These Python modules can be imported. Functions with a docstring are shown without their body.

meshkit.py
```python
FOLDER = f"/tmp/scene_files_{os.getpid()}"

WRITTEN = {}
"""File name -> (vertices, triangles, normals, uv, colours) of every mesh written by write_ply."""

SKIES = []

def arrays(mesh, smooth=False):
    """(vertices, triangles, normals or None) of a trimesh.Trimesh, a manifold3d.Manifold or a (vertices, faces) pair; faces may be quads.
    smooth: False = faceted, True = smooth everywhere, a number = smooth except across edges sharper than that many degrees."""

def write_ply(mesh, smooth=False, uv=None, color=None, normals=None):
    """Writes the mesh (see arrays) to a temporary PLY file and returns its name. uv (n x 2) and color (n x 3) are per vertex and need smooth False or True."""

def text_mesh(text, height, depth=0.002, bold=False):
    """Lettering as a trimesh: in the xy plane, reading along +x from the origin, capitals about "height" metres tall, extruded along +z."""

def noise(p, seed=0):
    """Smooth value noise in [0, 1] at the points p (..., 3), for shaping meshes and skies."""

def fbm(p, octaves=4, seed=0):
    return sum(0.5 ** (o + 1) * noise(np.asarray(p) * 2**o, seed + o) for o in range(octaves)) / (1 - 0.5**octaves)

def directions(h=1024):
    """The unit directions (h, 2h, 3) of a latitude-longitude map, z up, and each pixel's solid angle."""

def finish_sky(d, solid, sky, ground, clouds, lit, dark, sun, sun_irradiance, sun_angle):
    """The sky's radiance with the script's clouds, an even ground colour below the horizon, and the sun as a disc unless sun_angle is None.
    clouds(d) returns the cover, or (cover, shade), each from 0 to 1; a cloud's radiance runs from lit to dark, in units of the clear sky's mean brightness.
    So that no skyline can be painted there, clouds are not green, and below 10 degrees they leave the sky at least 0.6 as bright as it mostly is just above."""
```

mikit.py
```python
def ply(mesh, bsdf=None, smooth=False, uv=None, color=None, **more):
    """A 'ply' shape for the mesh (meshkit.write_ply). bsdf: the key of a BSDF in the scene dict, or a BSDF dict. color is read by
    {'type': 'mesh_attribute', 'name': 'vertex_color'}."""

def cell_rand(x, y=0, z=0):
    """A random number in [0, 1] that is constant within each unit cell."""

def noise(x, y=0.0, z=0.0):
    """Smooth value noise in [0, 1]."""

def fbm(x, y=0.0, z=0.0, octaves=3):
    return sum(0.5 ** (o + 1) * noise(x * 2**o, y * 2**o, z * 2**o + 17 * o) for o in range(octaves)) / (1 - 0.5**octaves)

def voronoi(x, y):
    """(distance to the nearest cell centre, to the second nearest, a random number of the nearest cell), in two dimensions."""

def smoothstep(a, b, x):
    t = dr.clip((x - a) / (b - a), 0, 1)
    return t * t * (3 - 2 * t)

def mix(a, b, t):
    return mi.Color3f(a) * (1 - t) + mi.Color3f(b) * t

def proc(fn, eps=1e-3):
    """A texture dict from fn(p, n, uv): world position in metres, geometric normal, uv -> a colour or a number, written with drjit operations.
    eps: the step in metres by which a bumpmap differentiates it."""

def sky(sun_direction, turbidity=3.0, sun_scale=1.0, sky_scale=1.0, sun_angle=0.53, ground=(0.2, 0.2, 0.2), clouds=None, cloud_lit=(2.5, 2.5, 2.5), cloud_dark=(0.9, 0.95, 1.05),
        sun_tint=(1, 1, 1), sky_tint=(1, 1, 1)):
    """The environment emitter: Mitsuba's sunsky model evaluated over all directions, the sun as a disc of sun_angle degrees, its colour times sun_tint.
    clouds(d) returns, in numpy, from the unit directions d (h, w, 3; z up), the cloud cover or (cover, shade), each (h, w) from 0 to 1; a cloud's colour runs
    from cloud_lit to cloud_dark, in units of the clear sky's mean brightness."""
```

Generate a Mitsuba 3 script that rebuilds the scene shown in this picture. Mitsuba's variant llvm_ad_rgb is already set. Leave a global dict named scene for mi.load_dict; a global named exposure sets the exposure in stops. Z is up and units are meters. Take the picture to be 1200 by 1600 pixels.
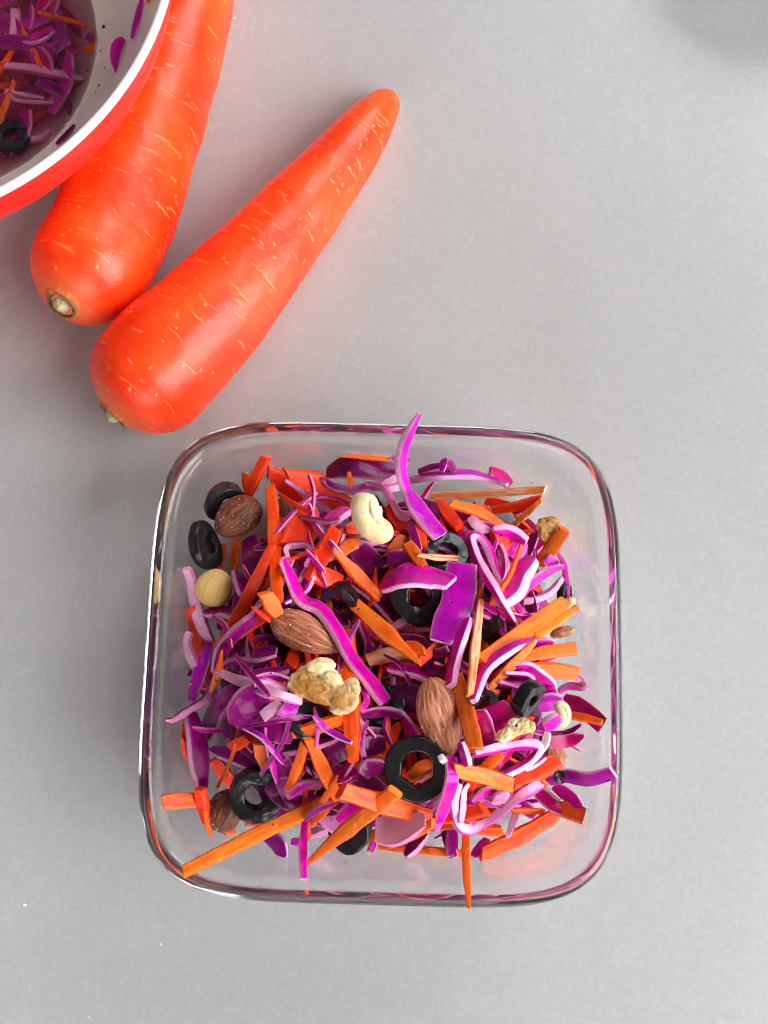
import math, random
import numpy as np
import trimesh
import mitsuba as mi
import mikit, meshkit
from mikit import proc, noise, fbm, smoothstep, mix
from mitsuba import ScalarTransform4f as T4

rnd = random.Random(7)
rng = np.random.default_rng(7)

# ------------------------------------------------------------------ camera, lamps, exposure
CAM_H, TILT = 0.376, math.atan(280 / 1600)
CT, ST = math.cos(TILT), math.sin(TILT)
scene, labels = {}, {}
scene['camera'] = {'type': 'perspective', 'fov': 2 * math.degrees(math.atan(600 / 1600)), 'fov_axis': 'x', 'near_clip': 0.01, 'far_clip': 20.0,
                   'to_world': T4().look_at(origin=[0, 0, CAM_H], target=[0, ST, CAM_H - CT], up=[0, CT, ST])}
exposure = -0.22


def rgb(*c):
    return {'type': 'rgb', 'value': list(c)}


def lamp(name, origin, target, sx, sy, radiance):
    scene[name] = {'type': 'rectangle', 'to_world': T4().look_at(origin=origin, target=target, up=[0.01, 0, 1]) @ T4().scale([sx, sy, 1]),
                   'bsdf': {'type': 'diffuse', 'reflectance': rgb(0.5, 0.5, 0.5)}, 'emitter': {'type': 'area', 'radiance': rgb(*radiance)}}
    labels[name] = {'label': 'bright daylight window giving the soft side light', 'category': 'window', 'kind': 'structure'}


scene['room_light'] = {'type': 'constant', 'radiance': rgb(0.15, 0.151, 0.153)}
lamp('window', [1.80, -0.66, 1.28], [0, 0.05, 0.0], 1.05, 1.05, (9.0, 9.05, 9.0))
lamp('back_window', [1.0, 1.55, 1.3], [0, 0.05, 0.0], 0.55, 0.55, (6.5, 6.55, 6.7))
lamp('front_window', [-0.35, -2.0, 1.05], [0, 0.05, 0], 0.70, 0.50, (4.6, 4.6, 4.55))
labels['front_window'] = {'label': 'third window across the room on the near side of the table', 'category': 'window', 'kind': 'structure'}
labels['back_window'] = {'label': 'second window across the room behind the table', 'category': 'window', 'kind': 'structure'}


def at(px, py, z):
    """Point of the place seen at a pixel of the 1200 x 1600 photograph, at height z."""
    d0, d1 = (px - 600) / 1600, -(py - 800) / 1600
    r = np.array([d0, d1 * CT + ST, d1 * ST - CT])
    return np.array([*(r[:2] / -r[2] * (CAM_H - z)), z])


def mmpx(z):
    return (CAM_H - z) / 1600 * 1.0


# ------------------------------------------------------------------ materials
VC = {'type': 'mesh_attribute', 'name': 'vertex_color'}


def table_color(p, n, uv):
    g = fbm(p.x * 900, p.y * 900, 0.0, 3)
    m = fbm(p.x * 9, p.y * 9, 3.0, 3)
    b = fbm(p.x * 30 + 5, p.y * 22, 7.0, 3)
    spec = smoothstep(0.86, 0.93, noise(p.x * 520, p.y * 520, 2.0))
    v = 0.385 + (g - 0.5) * 0.05 + (m - 0.5) * 0.018 + (b - 0.5) * 0.018 + spec * 0.02
    t = smoothstep(0.35, 0.65, fbm(p.x * 6 + 9, p.y * 6, 1.0, 2))
    scr = smoothstep(0.0011, 0.0, mi.Float(abs(p.y - 0.0305 - (p.x - 0.075) * 0.16 - 0.0006 * noise(p.x * 300, 1.0, 1.0)))) * smoothstep(0.071, 0.078, p.x) * smoothstep(0.100, 0.082, p.x)
    v = v * (1 - 0.16 * scr)
    return mix(mi.Color3f(1.0, 0.99, 0.972) * v, mi.Color3f(0.985, 0.992, 0.99) * v, t)


def table_bump(p, n, uv):
    return fbm(p.x * 700, p.y * 700, 0.0, 3) * 0.7 + fbm(p.x * 130, p.y * 130, 4.0, 2) * 0.3


def wet_bump(p, n, uv):
    return fbm(p.x * 600, p.y * 600, p.z * 600, 3)


def fine_bump(p, n, uv):
    return fbm(p.x * 1500, p.y * 1500, p.z * 1500, 3)


def mat(name, base, rough=0.4, spec=0.5, bump=None, amp=0.0, eps=1e-4, **kw):
    b = {'type': 'principled', 'base_color': base if isinstance(base, dict) else rgb(*base), 'roughness': rough, 'specular': spec, **kw}
    if bump:
        b = {'type': 'bumpmap', 'bump': proc(bump, eps), 'scale': amp, 'nested': b}
    scene[name] = {'type': 'twosided', 'nested': b}


mat('mat_table', proc(table_color), 0.30, 0.55, table_bump, 0.00006, 2e-4)
mat('mat_cabbage', VC, 0.18, 0.26, wet_bump, 0.00015, 2e-4)
mat('mat_stick', VC, 0.36, 0.28, fine_bump, 0.00022, 1e-4)
mat('mat_carrot', VC, 0.33, 0.52, fine_bump, 0.00009, 1e-4)
mat('mat_nut', VC, 0.5, 0.4, fine_bump, 0.00022, 1e-4)
mat('mat_olive', VC, 0.22, 0.45, fine_bump, 0.00004, 1e-4)
mat('mat_scar', VC, 0.7, 0.3, fine_bump, 0.0003, 1e-4)
mat('mat_salt', (0.85, 0.82, 0.78), 0.3, 0.5)
mat('mat_pepper', (0.015, 0.01, 0.01), 0.5, 0.4)
mat('mat_enamel_red', (0.80, 0.028, 0.022), 0.16, 0.5)
mat('mat_enamel_white', (0.86, 0.85, 0.84), 0.14, 0.5)
mat('mat_lining', (0.64, 0.56, 0.51), 0.2, 0.5)
mat('mat_dark_pan', (0.02, 0.022, 0.026), 0.35, 0.5)
scene['mat_glass'] = {'type': 'dielectric', 'int_ior': 1.5, 'ext_ior': 1.0}
scene['mat_brine'] = {'type': 'dielectric', 'int_ior': 1.33, 'ext_ior': 1.0}


# ------------------------------------------------------------------ the object book
def key_of(name):
    k, i = name, 1
    while k in scene or any(x.startswith(k + '__') for x in scene):
        k = f'{name}_{i:03d}'
        i += 1
    return k


def put(name, mesh, bsdf, color=None, smooth=True, label=None, cat=None, group=None, kind=None, parent=None):
    k = key_of(name if parent is None else parent + '__' + name)
    scene[k] = mikit.ply(mesh, bsdf, smooth=smooth, color=color)
    d = {}
    if label: d['label'] = label
    if cat: d['category'] = cat
    if group: d['group'] = group
    if kind: d['kind'] = kind
    if d: labels[k] = d
    return k


def lattice(n, m, closed_m=True):
    """Quads of an n x m grid of vertices, the second index closed or not."""
    i, j = np.meshgrid(np.arange(n - 1), np.arange(m if closed_m else m - 1), indexing='ij')
    j2 = (j + 1) % m
    return np.stack([i * m + j, i * m + j2, (i + 1) * m + j2, (i + 1) * m + j], -1).reshape(-1, 4)


def revolve(profile, center, n=160):
    """Lathe: profile of (radius, height)."""
    a = np.arange(n) * 2 * np.pi / n
    p = np.asarray(profile, float)
    v = np.stack([center[0] + p[:, :1] * np.cos(a), center[1] + p[:, :1] * np.sin(a), np.broadcast_to(p[:, 1:2], (len(p), n))], -1).reshape(-1, 3)
    return v, lattice(len(p), n)


def spline(pts, n):
    """Catmull-Rom through the rows of pts, n samples evenly spaced along its length."""
    p = np.asarray(pts, float)
    if len(p) == 2:
        return p[0] + (p[1] - p[0]) * np.linspace(0, 1, n)[:, None]
    q = np.vstack([2 * p[0] - p[1], p, 2 * p[-1] - p[-2]])
    out = []
    for i in range(len(p) - 1):
        t = np.linspace(0, 1, 24, endpoint=False)[:, None]
        a, b, c, d = q[i], q[i + 1], q[i + 2], q[i + 3]
        out.append(0.5 * (2 * b + (c - a) * t + (2 * a - 5 * b + 4 * c - d) * t ** 2 + (3 * b - a - 3 * c + d) * t ** 3))
    o = np.vstack(out + [p[-1:]])
    s = np.r_[0, np.cumsum(np.linalg.norm(np.diff(o[:, :2], axis=0), axis=1) + 1e-9)]
    g = np.linspace(0, s[-1], n)
    return np.stack([np.interp(g, s, o[:, k]) for k in range(o.shape[1])], 1)


def unit(v):
    return v / np.maximum(np.linalg.norm(v, axis=-1, keepdims=True), 1e-12)


# ------------------------------------------------------------------ table and what lies just outside the picture
tab = trimesh.creation.box((2.2, 1.8, 0.03))
tab.apply_translation([0, 0.1, -0.015])
put('tabletop', tab, 'mat_table', smooth=False, label='pale grey satin tabletop under everything', cat='tabletop', kind='structure')
pan_c = at(1255, -168, 0.0)
pr = [(0.0001, 0.001), (0.042, 0.001), (0.046, 0.004), (0.0475, 0.012), (0.049, 0.042), (0.0495, 0.045), (0.048, 0.045), (0.0465, 0.042), (0.045, 0.012), (0.040, 0.006), (0.0001, 0.005)]
put('dark_pan', revolve(pr, pan_c), 'mat_dark_pan', smooth=30, label='dark pan standing on the table past the far corner, seen only by its shadow', cat='pan')

# ------------------------------------------------------------------ glass dish
DISH_C, DISH_YAW, DISH_N = np.array([-0.00025, 0.0112]), -0.0265, 5.08
prof = [(1, 0.5), (20, 0.5), (40, 0.5), (50, 0.5), (57, 0.9), (61.6, 2.6), (64.4, 6.5), (66.2, 13), (68.9, 28), (70.9, 40), (71.8, 45.6), (72.2, 47.6), (72.9, 48.6), (73.7, 49.8), (74.2, 51.6), (74.28, 53.6), (74.0, 55.6), (73.2, 57.0),
        (71.7, 57.9), (70.2, 57.5), (69.2, 56.4), (68.7, 55.0), (68.3, 53.6), (67.8, 51.6), (67.0, 47), (66.1, 41), (64.1, 28), (61.9, 15), (60.6, 10), (58.2, 6.9), (54, 5.3), (46, 4.8), (30, 4.7), (15, 4.7), (1, 4.7)]
pp = spline(np.array(prof) * 0.001, 150)
aa = np.linspace(0, 2 * np.pi, 320, endpoint=False)
rr = (np.abs(np.cos(aa)) ** DISH_N + np.abs(np.sin(aa)) ** DISH_N) ** (-1 / DISH_N)
ux, uy = rr * np.cos(aa), rr * np.sin(aa)
cy_, sy_ = math.cos(DISH_YAW), math.sin(DISH_YAW)
gx, gy = pp[:, :1] * ux, pp[:, :1] * uy
gz = pp[:, 1:2] + 0 * gx
gz = gz + 0.00012 * (meshkit.noise(np.stack([gx * 90, gy * 90, gz * 90], -1), 3) - 0.5)   # pressed glass is never quite even
V = np.stack([DISH_C[0] + gx * cy_ - gy * sy_, DISH_C[1] + gx * sy_ + gy * cy_, gz], -1).reshape(-1, 3)
F = lattice(len(pp), 320)
n0 = len(V)
V = np.vstack([V, [[*DISH_C, 0.0005], [*DISH_C, 0.0047]]])
Q = [F[:, [0, 1, 2]], F[:, [0, 2, 3]]]
j = np.arange(320)
Q.append(np.stack([j * 0 + n0, (j + 1) % 320, j], 1))
b0 = (len(pp) - 1) * 320
Q.append(np.stack([j * 0 + n0 + 1, b0 + j, b0 + (j + 1) % 320], 1))
dish = trimesh.Trimesh(V, np.vstack(Q), process=False)
if dish.volume < 0:
    dish.invert()
put('glass_dish', dish, 'mat_glass', smooth=True, label='square clear glass dish with rounded corners holding the salad', cat='dish')

# ------------------------------------------------------------------ whole carrots


def whole_carrot(axis_px, radii_px, label, seed, lift_end):
    NS, NA = 560, 240
    r = np.array(radii_px, float)
    pts = []
    for (x, y), rp in zip(axis_px, r):
        z = rp * 0.000225
        z = max(rp * (CAM_H - z) / 1600, 0.003)
        pts.append(np.r_[at(x, y, z), z])
    c = spline(np.array(pts), NS)
    ctr, rad = c[:, :3].copy(), np.maximum(c[:, 3], 0.0002)
    ctr[:, 2] = rad
    s = np.r_[0, np.cumsum(np.linalg.norm(np.diff(ctr, axis=0), axis=1))]
    # the shoulder stays at the height of the thickest part near its end
    cap = 0.95 * rad[:60].max()
    e_ = np.clip(1 - s / cap, 0, 1)
    ctr[:, 2] = np.convolve(np.pad(ctr[:, 2], 20, 'edge'), np.ones(41) / 41, 'valid')
    ctr[:, 2] += lift_end * cap * np.clip(1 - s / (2.2 * cap), 0, 1) ** 2
    rad = rad * np.sqrt(np.clip(1 - e_ ** 2.4, 0.06, 1))
    k_end = np.clip(1 - (s[-1] - s) / (0.9 * rad[-60]), 0, 1)
    rad = rad * np.sqrt(np.clip(1 - k_end ** 4, 0.06, 1))
    tg = unit(np.gradient(ctr, axis=0))
    side = unit(np.cross(tg, [0, 0, 1.0]))
    up = np.cross(side, tg)
    a = np.arange(NA) * 2 * np.pi / NA
    A, S = np.meshgrid(a, s)
    q = np.stack([np.cos(A) * 1.6 + seed, np.sin(A) * 1.6, S * 60], -1)
    d = 0.0008 * (meshkit.fbm(q, 3, seed) - 0.5) * np.minimum(rad[:, None] / 0.012, 1.3)
    d += 0.0005 * (meshkit.noise(np.stack([S * 95, S * 0 + seed, A * 0], -1), seed) - 0.5)     # faint waists round the root
    base = np.array([0.86, 0.037, 0.003])
    tip = np.array([0.87, 0.115, 0.009])
    m1 = meshkit.fbm(np.stack([np.cos(A) * 2 + 5, np.sin(A) * 2, S * 45], -1), 3, seed + 4)[..., None]
    t = np.clip((S / s[-1]) * 0.35 + (m1[..., 0] - 0.45) * 1.1, 0, 1)[..., None]
    col = base * (1 - t) + tip * t
    streak = meshkit.fbm(np.stack([np.cos(A) * 3, np.sin(A) * 3, S * 1200], -1), 2, seed + 8)
    col = col * (0.93 + 0.14 * streak[..., None])
    col = col * (0.90 + 0.20 * meshkit.fbm(np.stack([np.cos(A) * 1.2 + 3, np.sin(A) * 1.2, S * 420], -1), 2, seed + 3)[..., None])
    g = np.random.default_rng(seed)
    marks = np.zeros_like(A)
    for _ in range(420):
        s0, a0 = g.uniform(0.004, s[-1]), g.uniform(0, 2 * np.pi)
        if g.random() < 0.55:
            ln, wd, sk = g.uniform(0.0010, 0.0052), g.uniform(0.00014, 0.0004), g.uniform(-0.18, 0.18)
        else:
            ln, wd, sk = g.uniform(0.0003, 0.0010), g.uniform(0.00025, 0.0006), 0
        i0, i1 = np.searchsorted(s, s0 - 0.003), np.searchsorted(s, s0 + 0.003)
        da = (A[i0:i1] - a0 + np.pi) % (2 * np.pi) - np.pi
        x = da * rad[i0:i1, None]
        w = wd * (0.5 + 0.9 * meshkit.noise(np.stack([x * 2500, S[i0:i1] * 0 + s0 * 1e4, x * 0], -1), 5))
        yy = S[i0:i1] - s0 - sk * x - 0.0007 * (meshkit.noise(np.stack([x * 900, x * 0 + s0 * 9e3, x * 0], -1), 9) - 0.5)
        mk = np.exp(-(yy / w) ** 2) * np.clip(1.3 * (1 - (x / ln) ** 2), 0, 1) * g.uniform(0.35, 1)
        marks[i0:i1] = np.maximum(marks[i0:i1], mk)
    d -= 0.00022 * marks
    mc = np.array([0.93, 0.36, 0.10])
    col = col * (1 - 0.62 * marks[..., None]) + mc * 0.62 * marks[..., None]
    near = np.clip(1 - S / 0.007, 0, 1)[..., None] ** 1.5
    col = col * (1 - 0.55 * near) + np.array([0.62, 0.20, 0.05]) * 0.55 * near
    tipw = np.clip(1 - (s[-1] - S) / 0.0025, 0, 1)[..., None]
    col = col * (1 - 0.6 * tipw) + np.array([0.90, 0.50, 0.24]) * 0.6 * tipw
    v = ctr[:, None] + (rad[:, None] + d)[..., None] * (np.cos(A)[..., None] * side[:, None] + np.sin(A)[..., None] * up[:, None])
    v[..., 2] = np.maximum(v[..., 2], 0.0004)
    V = np.vstack([v.reshape(-1, 3), ctr[:1], ctr[-1:]])
    L = lattice(NS, NA)
    jj = np.arange(NA)
    fs = np.vstack([L[:, [0, 1, 2]], L[:, [0, 2, 3]], np.stack([jj * 0 + NS * NA, (jj + 1) % NA, jj], 1), np.stack([jj * 0 + NS * NA + 1, (NS - 1) * NA + jj, (NS - 1) * NA + (jj + 1) % NA], 1)])
    C = np.vstack([col.reshape(-1, 3), [[0.5, 0.2, 0.05]], [[0.8, 0.3, 0.1]]])
    m = trimesh.Trimesh(V, fs, process=False)
    if m.volume < 0:
        m.invert()
    k = key_of('carrot')
    put('root', m, 'mat_carrot', color=np.clip(C, 0, 1), parent=k)
    labels[k] = {'label': label, 'category': 'carrot', 'group': 'whole carrots on the table'}
    # stem scar: a crater of brown skin with greenish stubs
    t0, c0 = -tg[0], ctr[0]
    e1, e2 = side[0], up[0]
    parts, cols = [], []
    n = 56
    an = np.arange(n) * 2 * np.pi / n
    R0 = 0.0058 if seed == 11 else 0.0056
    rings = [(1.25, -0.0014, (0.75, 0.12, 0.02)), (1.08, 0.0000, (0.50, 0.16, 0.05)), (0.94, 0.0006, (0.26, 0.12, 0.05)), (0.78, 0.0002, (0.05, 0.03, 0.02)), (0.66, -0.0005, (0.07, 0.045, 0.03)), (0.52, 0.0004, (0.35, 0.30, 0.16)),
             (0.34, 0.0016, (0.50, 0.45, 0.26)), (0.16, 0.0021, (0.55, 0.50, 0.22)), (0.02, 0.0024, (0.45, 0.42, 0.16))]
    vs = []
    for q_, h, cc in rings:
        jit = 1 + 0.13 * (meshkit.noise(np.stack([np.cos(an) * 3 + q_ * 4, np.sin(an) * 3, an * 0 + seed], -1), seed) - 0.5)
        hh = h + 0.0009 * (meshkit.noise(np.stack([np.cos(an) * 7 * q_, np.sin(an) * 7 * q_, an * 0 + seed + 3], -1), seed) - 0.5)
        vs.append(c0 + (R0 * q_ * jit)[:, None] * (np.cos(an)[:, None] * e1 + np.sin(an)[:, None] * e2) + hh[:, None] * t0)
        cols.append(np.array(cc) * (0.7 + 0.6 * meshkit.noise(np.stack([np.cos(an) * 9, np.sin(an) * 9, an * 0 + q_ * 30], -1), seed))[:, None])
    put('stem_scar', (np.vstack(vs), lattice(len(rings), n)), 'mat_scar', color=np.clip(np.vstack(cols), 0, 1), smooth=True, parent=k)
    return k


whole_carrot([(113, 497), (130, 458), (150, 415), (176, 352), (214, 254), (262, 120), (302, -5), (336, -120), (360, -210), (368, -245)], [88, 93, 96, 97, 92, 83, 70, 52, 30, 14],
             'thick orange carrot lying beside the red bowl, partly under its rim', 11, 0.62)
whole_carrot([(180, 652), (206, 622), (236, 588), (268, 552), (340, 480), (443, 361), (525, 262), (570, 203), (588, 180), (602, 162), (613, 148)], [96, 99, 100, 99, 90, 72, 55, 44, 36, 27, 18],
             'orange carrot with blunt pale tip lying alone between bowl and glass dish', 23, 0.10)

# ------------------------------------------------------------------ red enamel bowl
BC = np.array([-0.1722, 0.2449, 0.0])
outer = [(0.0400, 0.0010), (0.0490, 0.0012), (0.0555, 0.005), (0.0640, 0.016), (0.0755, 0.030), (0.0940, 0.047), (0.0998, 0.060), (0.1018, 0.071), (0.1022, 0.0728)]
inner = [(0.1008, 0.0736), (0.0980, 0.066), (0.0900, 0.053), (0.0785, 0.038), (0.0675, 0.025), (0.0612, 0.0185), (0.053, 0.011), (0.045, 0.0068), (0.036, 0.005), (0.02, 0.0045), (0.0003, 0.0045)]
put('outside', revolve(spline(outer, 40), BC, 220), 'mat_enamel_red', parent='enamel_bowl', label='red enamel outside of the bowl')
put('lining', revolve(spline(inner, 50), BC, 220), 'mat_lining', parent='enamel_bowl', label='off-white enamel inside of the bowl')
rim = [(0.1026 + 0.0014 * math.cos(t), 0.0742 + 0.0015 * math.sin(t)) for t in np.linspace(-0.9, 2 * np.pi - 0.9, 26)]
put('rim', revolve(rim, BC, 260), 'mat_enamel_white', parent='enamel_bowl', label='rolled white rim of the bowl')
labels['enamel_bowl'] = {'label': 'red enamel bowl with white rim holding salad in pink brine', 'category': 'bowl'}

LIQ = 0.0185
inn = spline(inner, 200)
keep = inn[inn[:, 1] < LIQ]
edge_r = np.interp(LIQ, inn[::-1, 1], inn[::-1, 0])
lp = [(0.0002, LIQ), (edge_r * 0.5, LIQ), (edge_r - 0.002, LIQ), (edge_r - 0.0008, LIQ + 0.0002), (edge_r + 0.0004, LIQ + 0.0005)] + [(r_ + 0.0006, z_ - 0.0004) for r_, z_ in keep[::8]] + [(0.0002, 0.0040)]
lv, lf = revolve(lp, BC, 160)
liq = trimesh.Trimesh(lv, np.vstack([lf[:, [0, 1, 2]], lf[:, [0, 2, 3]]]), process=False)
if liq.volume < 0:
    liq.invert()
scene['brine_medium'] = {'type': 'homogeneous', 'albedo': rgb(0.98, 0.06, 0.24), 'sigma_t': rgb(0.09, 0.62, 0.40), 'scale': 100.0}
k = put('pink_brine', liq, 'mat_brine', smooth=30, label='pink brine filling the lower part of the red bowl', cat='brine')
scene[k]['interior'] = {'type': 'ref', 'id': 'brine_medium'}

# ------------------------------------------------------------------ height map for laying the salad piece on piece
CELL = 0.0005
X0, Y0, NX, NY = -0.085, -0.075, 341, 345
gxx, gyy = np.meshgrid(X0 + np.arange(NX) * CELL, Y0 + np.arange(NY) * CELL, indexing='ij')


def rho(x, y, half):
    qx, qy = x - DISH_C[0], y - DISH_C[1]
    a, b = qx * cy_ + qy * sy_, -qx * sy_ + qy * cy_
    return (np.abs(a / half) ** DISH_N + np.abs(b / half) ** DISH_N) ** (1 / DISH_N)


RH = rho(gxx, gyy, 1.0)
wall = np.interp(RH, [0.0, 0.054, 0.0584, 0.061, 0.0654, 0.0690, 0.0719, 0.0743, 0.0750], [0.0048, 0.0055, 0.0078, 0.0118, 0.0335, 0.0565, 0.0582, 0.0560, 0.0])
px_c = np.array([0.0, 0.0090])
RR = np.sqrt(((gxx - 0.0005) / 0.0560) ** 2 + ((gyy - 0.0100) / 0.0555) ** 2)
RS = (np.abs((gxx - 0.0005) / 0.0540) ** 3.4 + np.abs((gyy - 0.0100) / 0.0530) ** 3.4) ** (1 / 3.4)
HEAP = 0.0045 + 0.0210 * np.clip(1 - RS ** 2.6, 0, 1)
HM = np.maximum(wall, HEAP)


def idx(x, y):
    return np.clip(np.round((x - X0) / CELL).astype(int), 0, NX - 1), np.clip(np.round((y - Y0) / CELL).astype(int), 0, NY - 1)


def hm(x, y):
    return HM[idx(np.asarray(x), np.asarray(y))]


def smooth1(z, n):
    n = max(1, int(n) | 1)
    return np.convolve(np.pad(z, n // 2, 'edge'), np.hanning(n + 2)[1:-1] / np.hanning(n + 2)[1:-1].sum(), 'valid')


def stamp(ctr, left, half, top):
    for o in np.linspace(-1, 1, 9):
        q = ctr + left * (half * o)[:, None]
        i, jx = idx(q[:, 0], q[:, 1])
        np.maximum.at(HM, (i, jx), top)


def path_env(xy, left, half):
    e = np.zeros(len(xy))
    for o in (-0.9, -0.45, 0, 0.45, 0.9):
        q = xy + left * (half * o)[:, None]
        e = np.maximum(e, hm(q[:, 0], q[:, 1]))
    return e


def hm_floor(c):
    return np.interp(rho(c[:, 0], c[:, 1], 1.0), [0.0, 0.054, 0.0584, 0.061, 0.0654, 0.0690], [0.0048, 0.0055, 0.0078, 0.0118, 0.0335, 0.0565])


def lay(pts_px, half_m, ext, rigid, z_mm=None, sink=0.0012):
    """Lays a strip that the photograph shows along pts_px on the pile below: its centre line in the place, and its left-hand direction."""
    pp_ = np.asarray(pts_px, float)
    length = np.linalg.norm(np.diff(pp_, axis=0), axis=1).sum()
    n = int(np.clip(length / 3.0, 12, 80))
    P = spline(pp_, n)
    z = np.full(n, 0.036)
    hv = np.broadcast_to(half_m, n) if np.ndim(half_m) == 0 else np.interp(np.linspace(0, 1, n), np.linspace(0, 1, len(half_m)), half_m)
    if z_mm is not None:
        zt = np.interp(np.linspace(0, 1, n), np.linspace(0, 1, len(z_mm)), np.array(z_mm) * 0.001)
    for it in range(7):
        c = np.array([at(P[i, 0], P[i, 1], z[i]) for i in range(n)])
        t = unit(np.gradient(c[:, :2], axis=0))
        left = np.stack([-t[:, 1], t[:, 0]], 1)
        if z_mm is not None:
            z = zt
            continue
        e = path_env(c[:, :2], left, hv)
        s = np.linspace(-1, 1, n)
        if rigid:
            b, a = np.polyfit(s, e, 1)
            L = np.linalg.norm(c[-1] - c[0]) / 2
            b = np.clip(b, -0.6 * L, 0.6 * L)
            line = b * s
            line = line + np.percentile(e - line, 88) - sink * 0.4
            new = line + ext / 2
        else:
            w = max(3, int(0.009 / (np.linalg.norm(np.diff(c, axis=0), axis=1).mean() + 1e-9)))
            ln_ = np.linalg.norm(np.diff(c[:, :2], axis=0), axis=1).sum()
            deg = 1 if ln_ < 0.010 else 2 if ln_ < 0.020 else 3 if ln_ < 0.035 else 4
            lo, hi = e.mean() - 0.30 * ln_, e.mean() + 0.30 * ln_
            fit = np.polyval(np.polyfit(s, np.clip(e, lo, hi), deg), s)
            fit = fit + np.percentile(e - fit, 80) - sink * 0.5
            new = np.maximum(smooth1(fit, w), hm_floor(c)) + ext / 2
        z = z * 0.35 + new * 0.65
    c = np.array([at(P[i, 0], P[i, 1], z[i]) for i in range(n)])
    t = unit(np.gradient(c[:, :2], axis=0))
    left = np.stack([-t[:, 1], t[:, 0]], 1)
    return c, left, hv


# ------------------------------------------------------------------ cabbage
TONES = {'m': (0.60, 0.002, 0.33), 'v': (0.44, 0.002, 0.37), 'd': (0.115, 0.001, 0.055), 'p': (0.23, 0.001, 0.130), 'k': (0.62, 0.18, 0.40), 'w': (0.84, 0.72, 0.70), 'r': (0.40, 0.001, 0.105)}
PALE = {'m': (0.86, 0.44, 0.67), 'v': (0.85, 0.47, 0.70), 'd': (0.50, 0.14, 0.31), 'p': (0.66, 0.27, 0.46), 'k': (0.78, 0.40, 0.58), 'w': (0.86, 0.78, 0.74), 'r': (0.74, 0.26, 0.45)}


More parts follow.
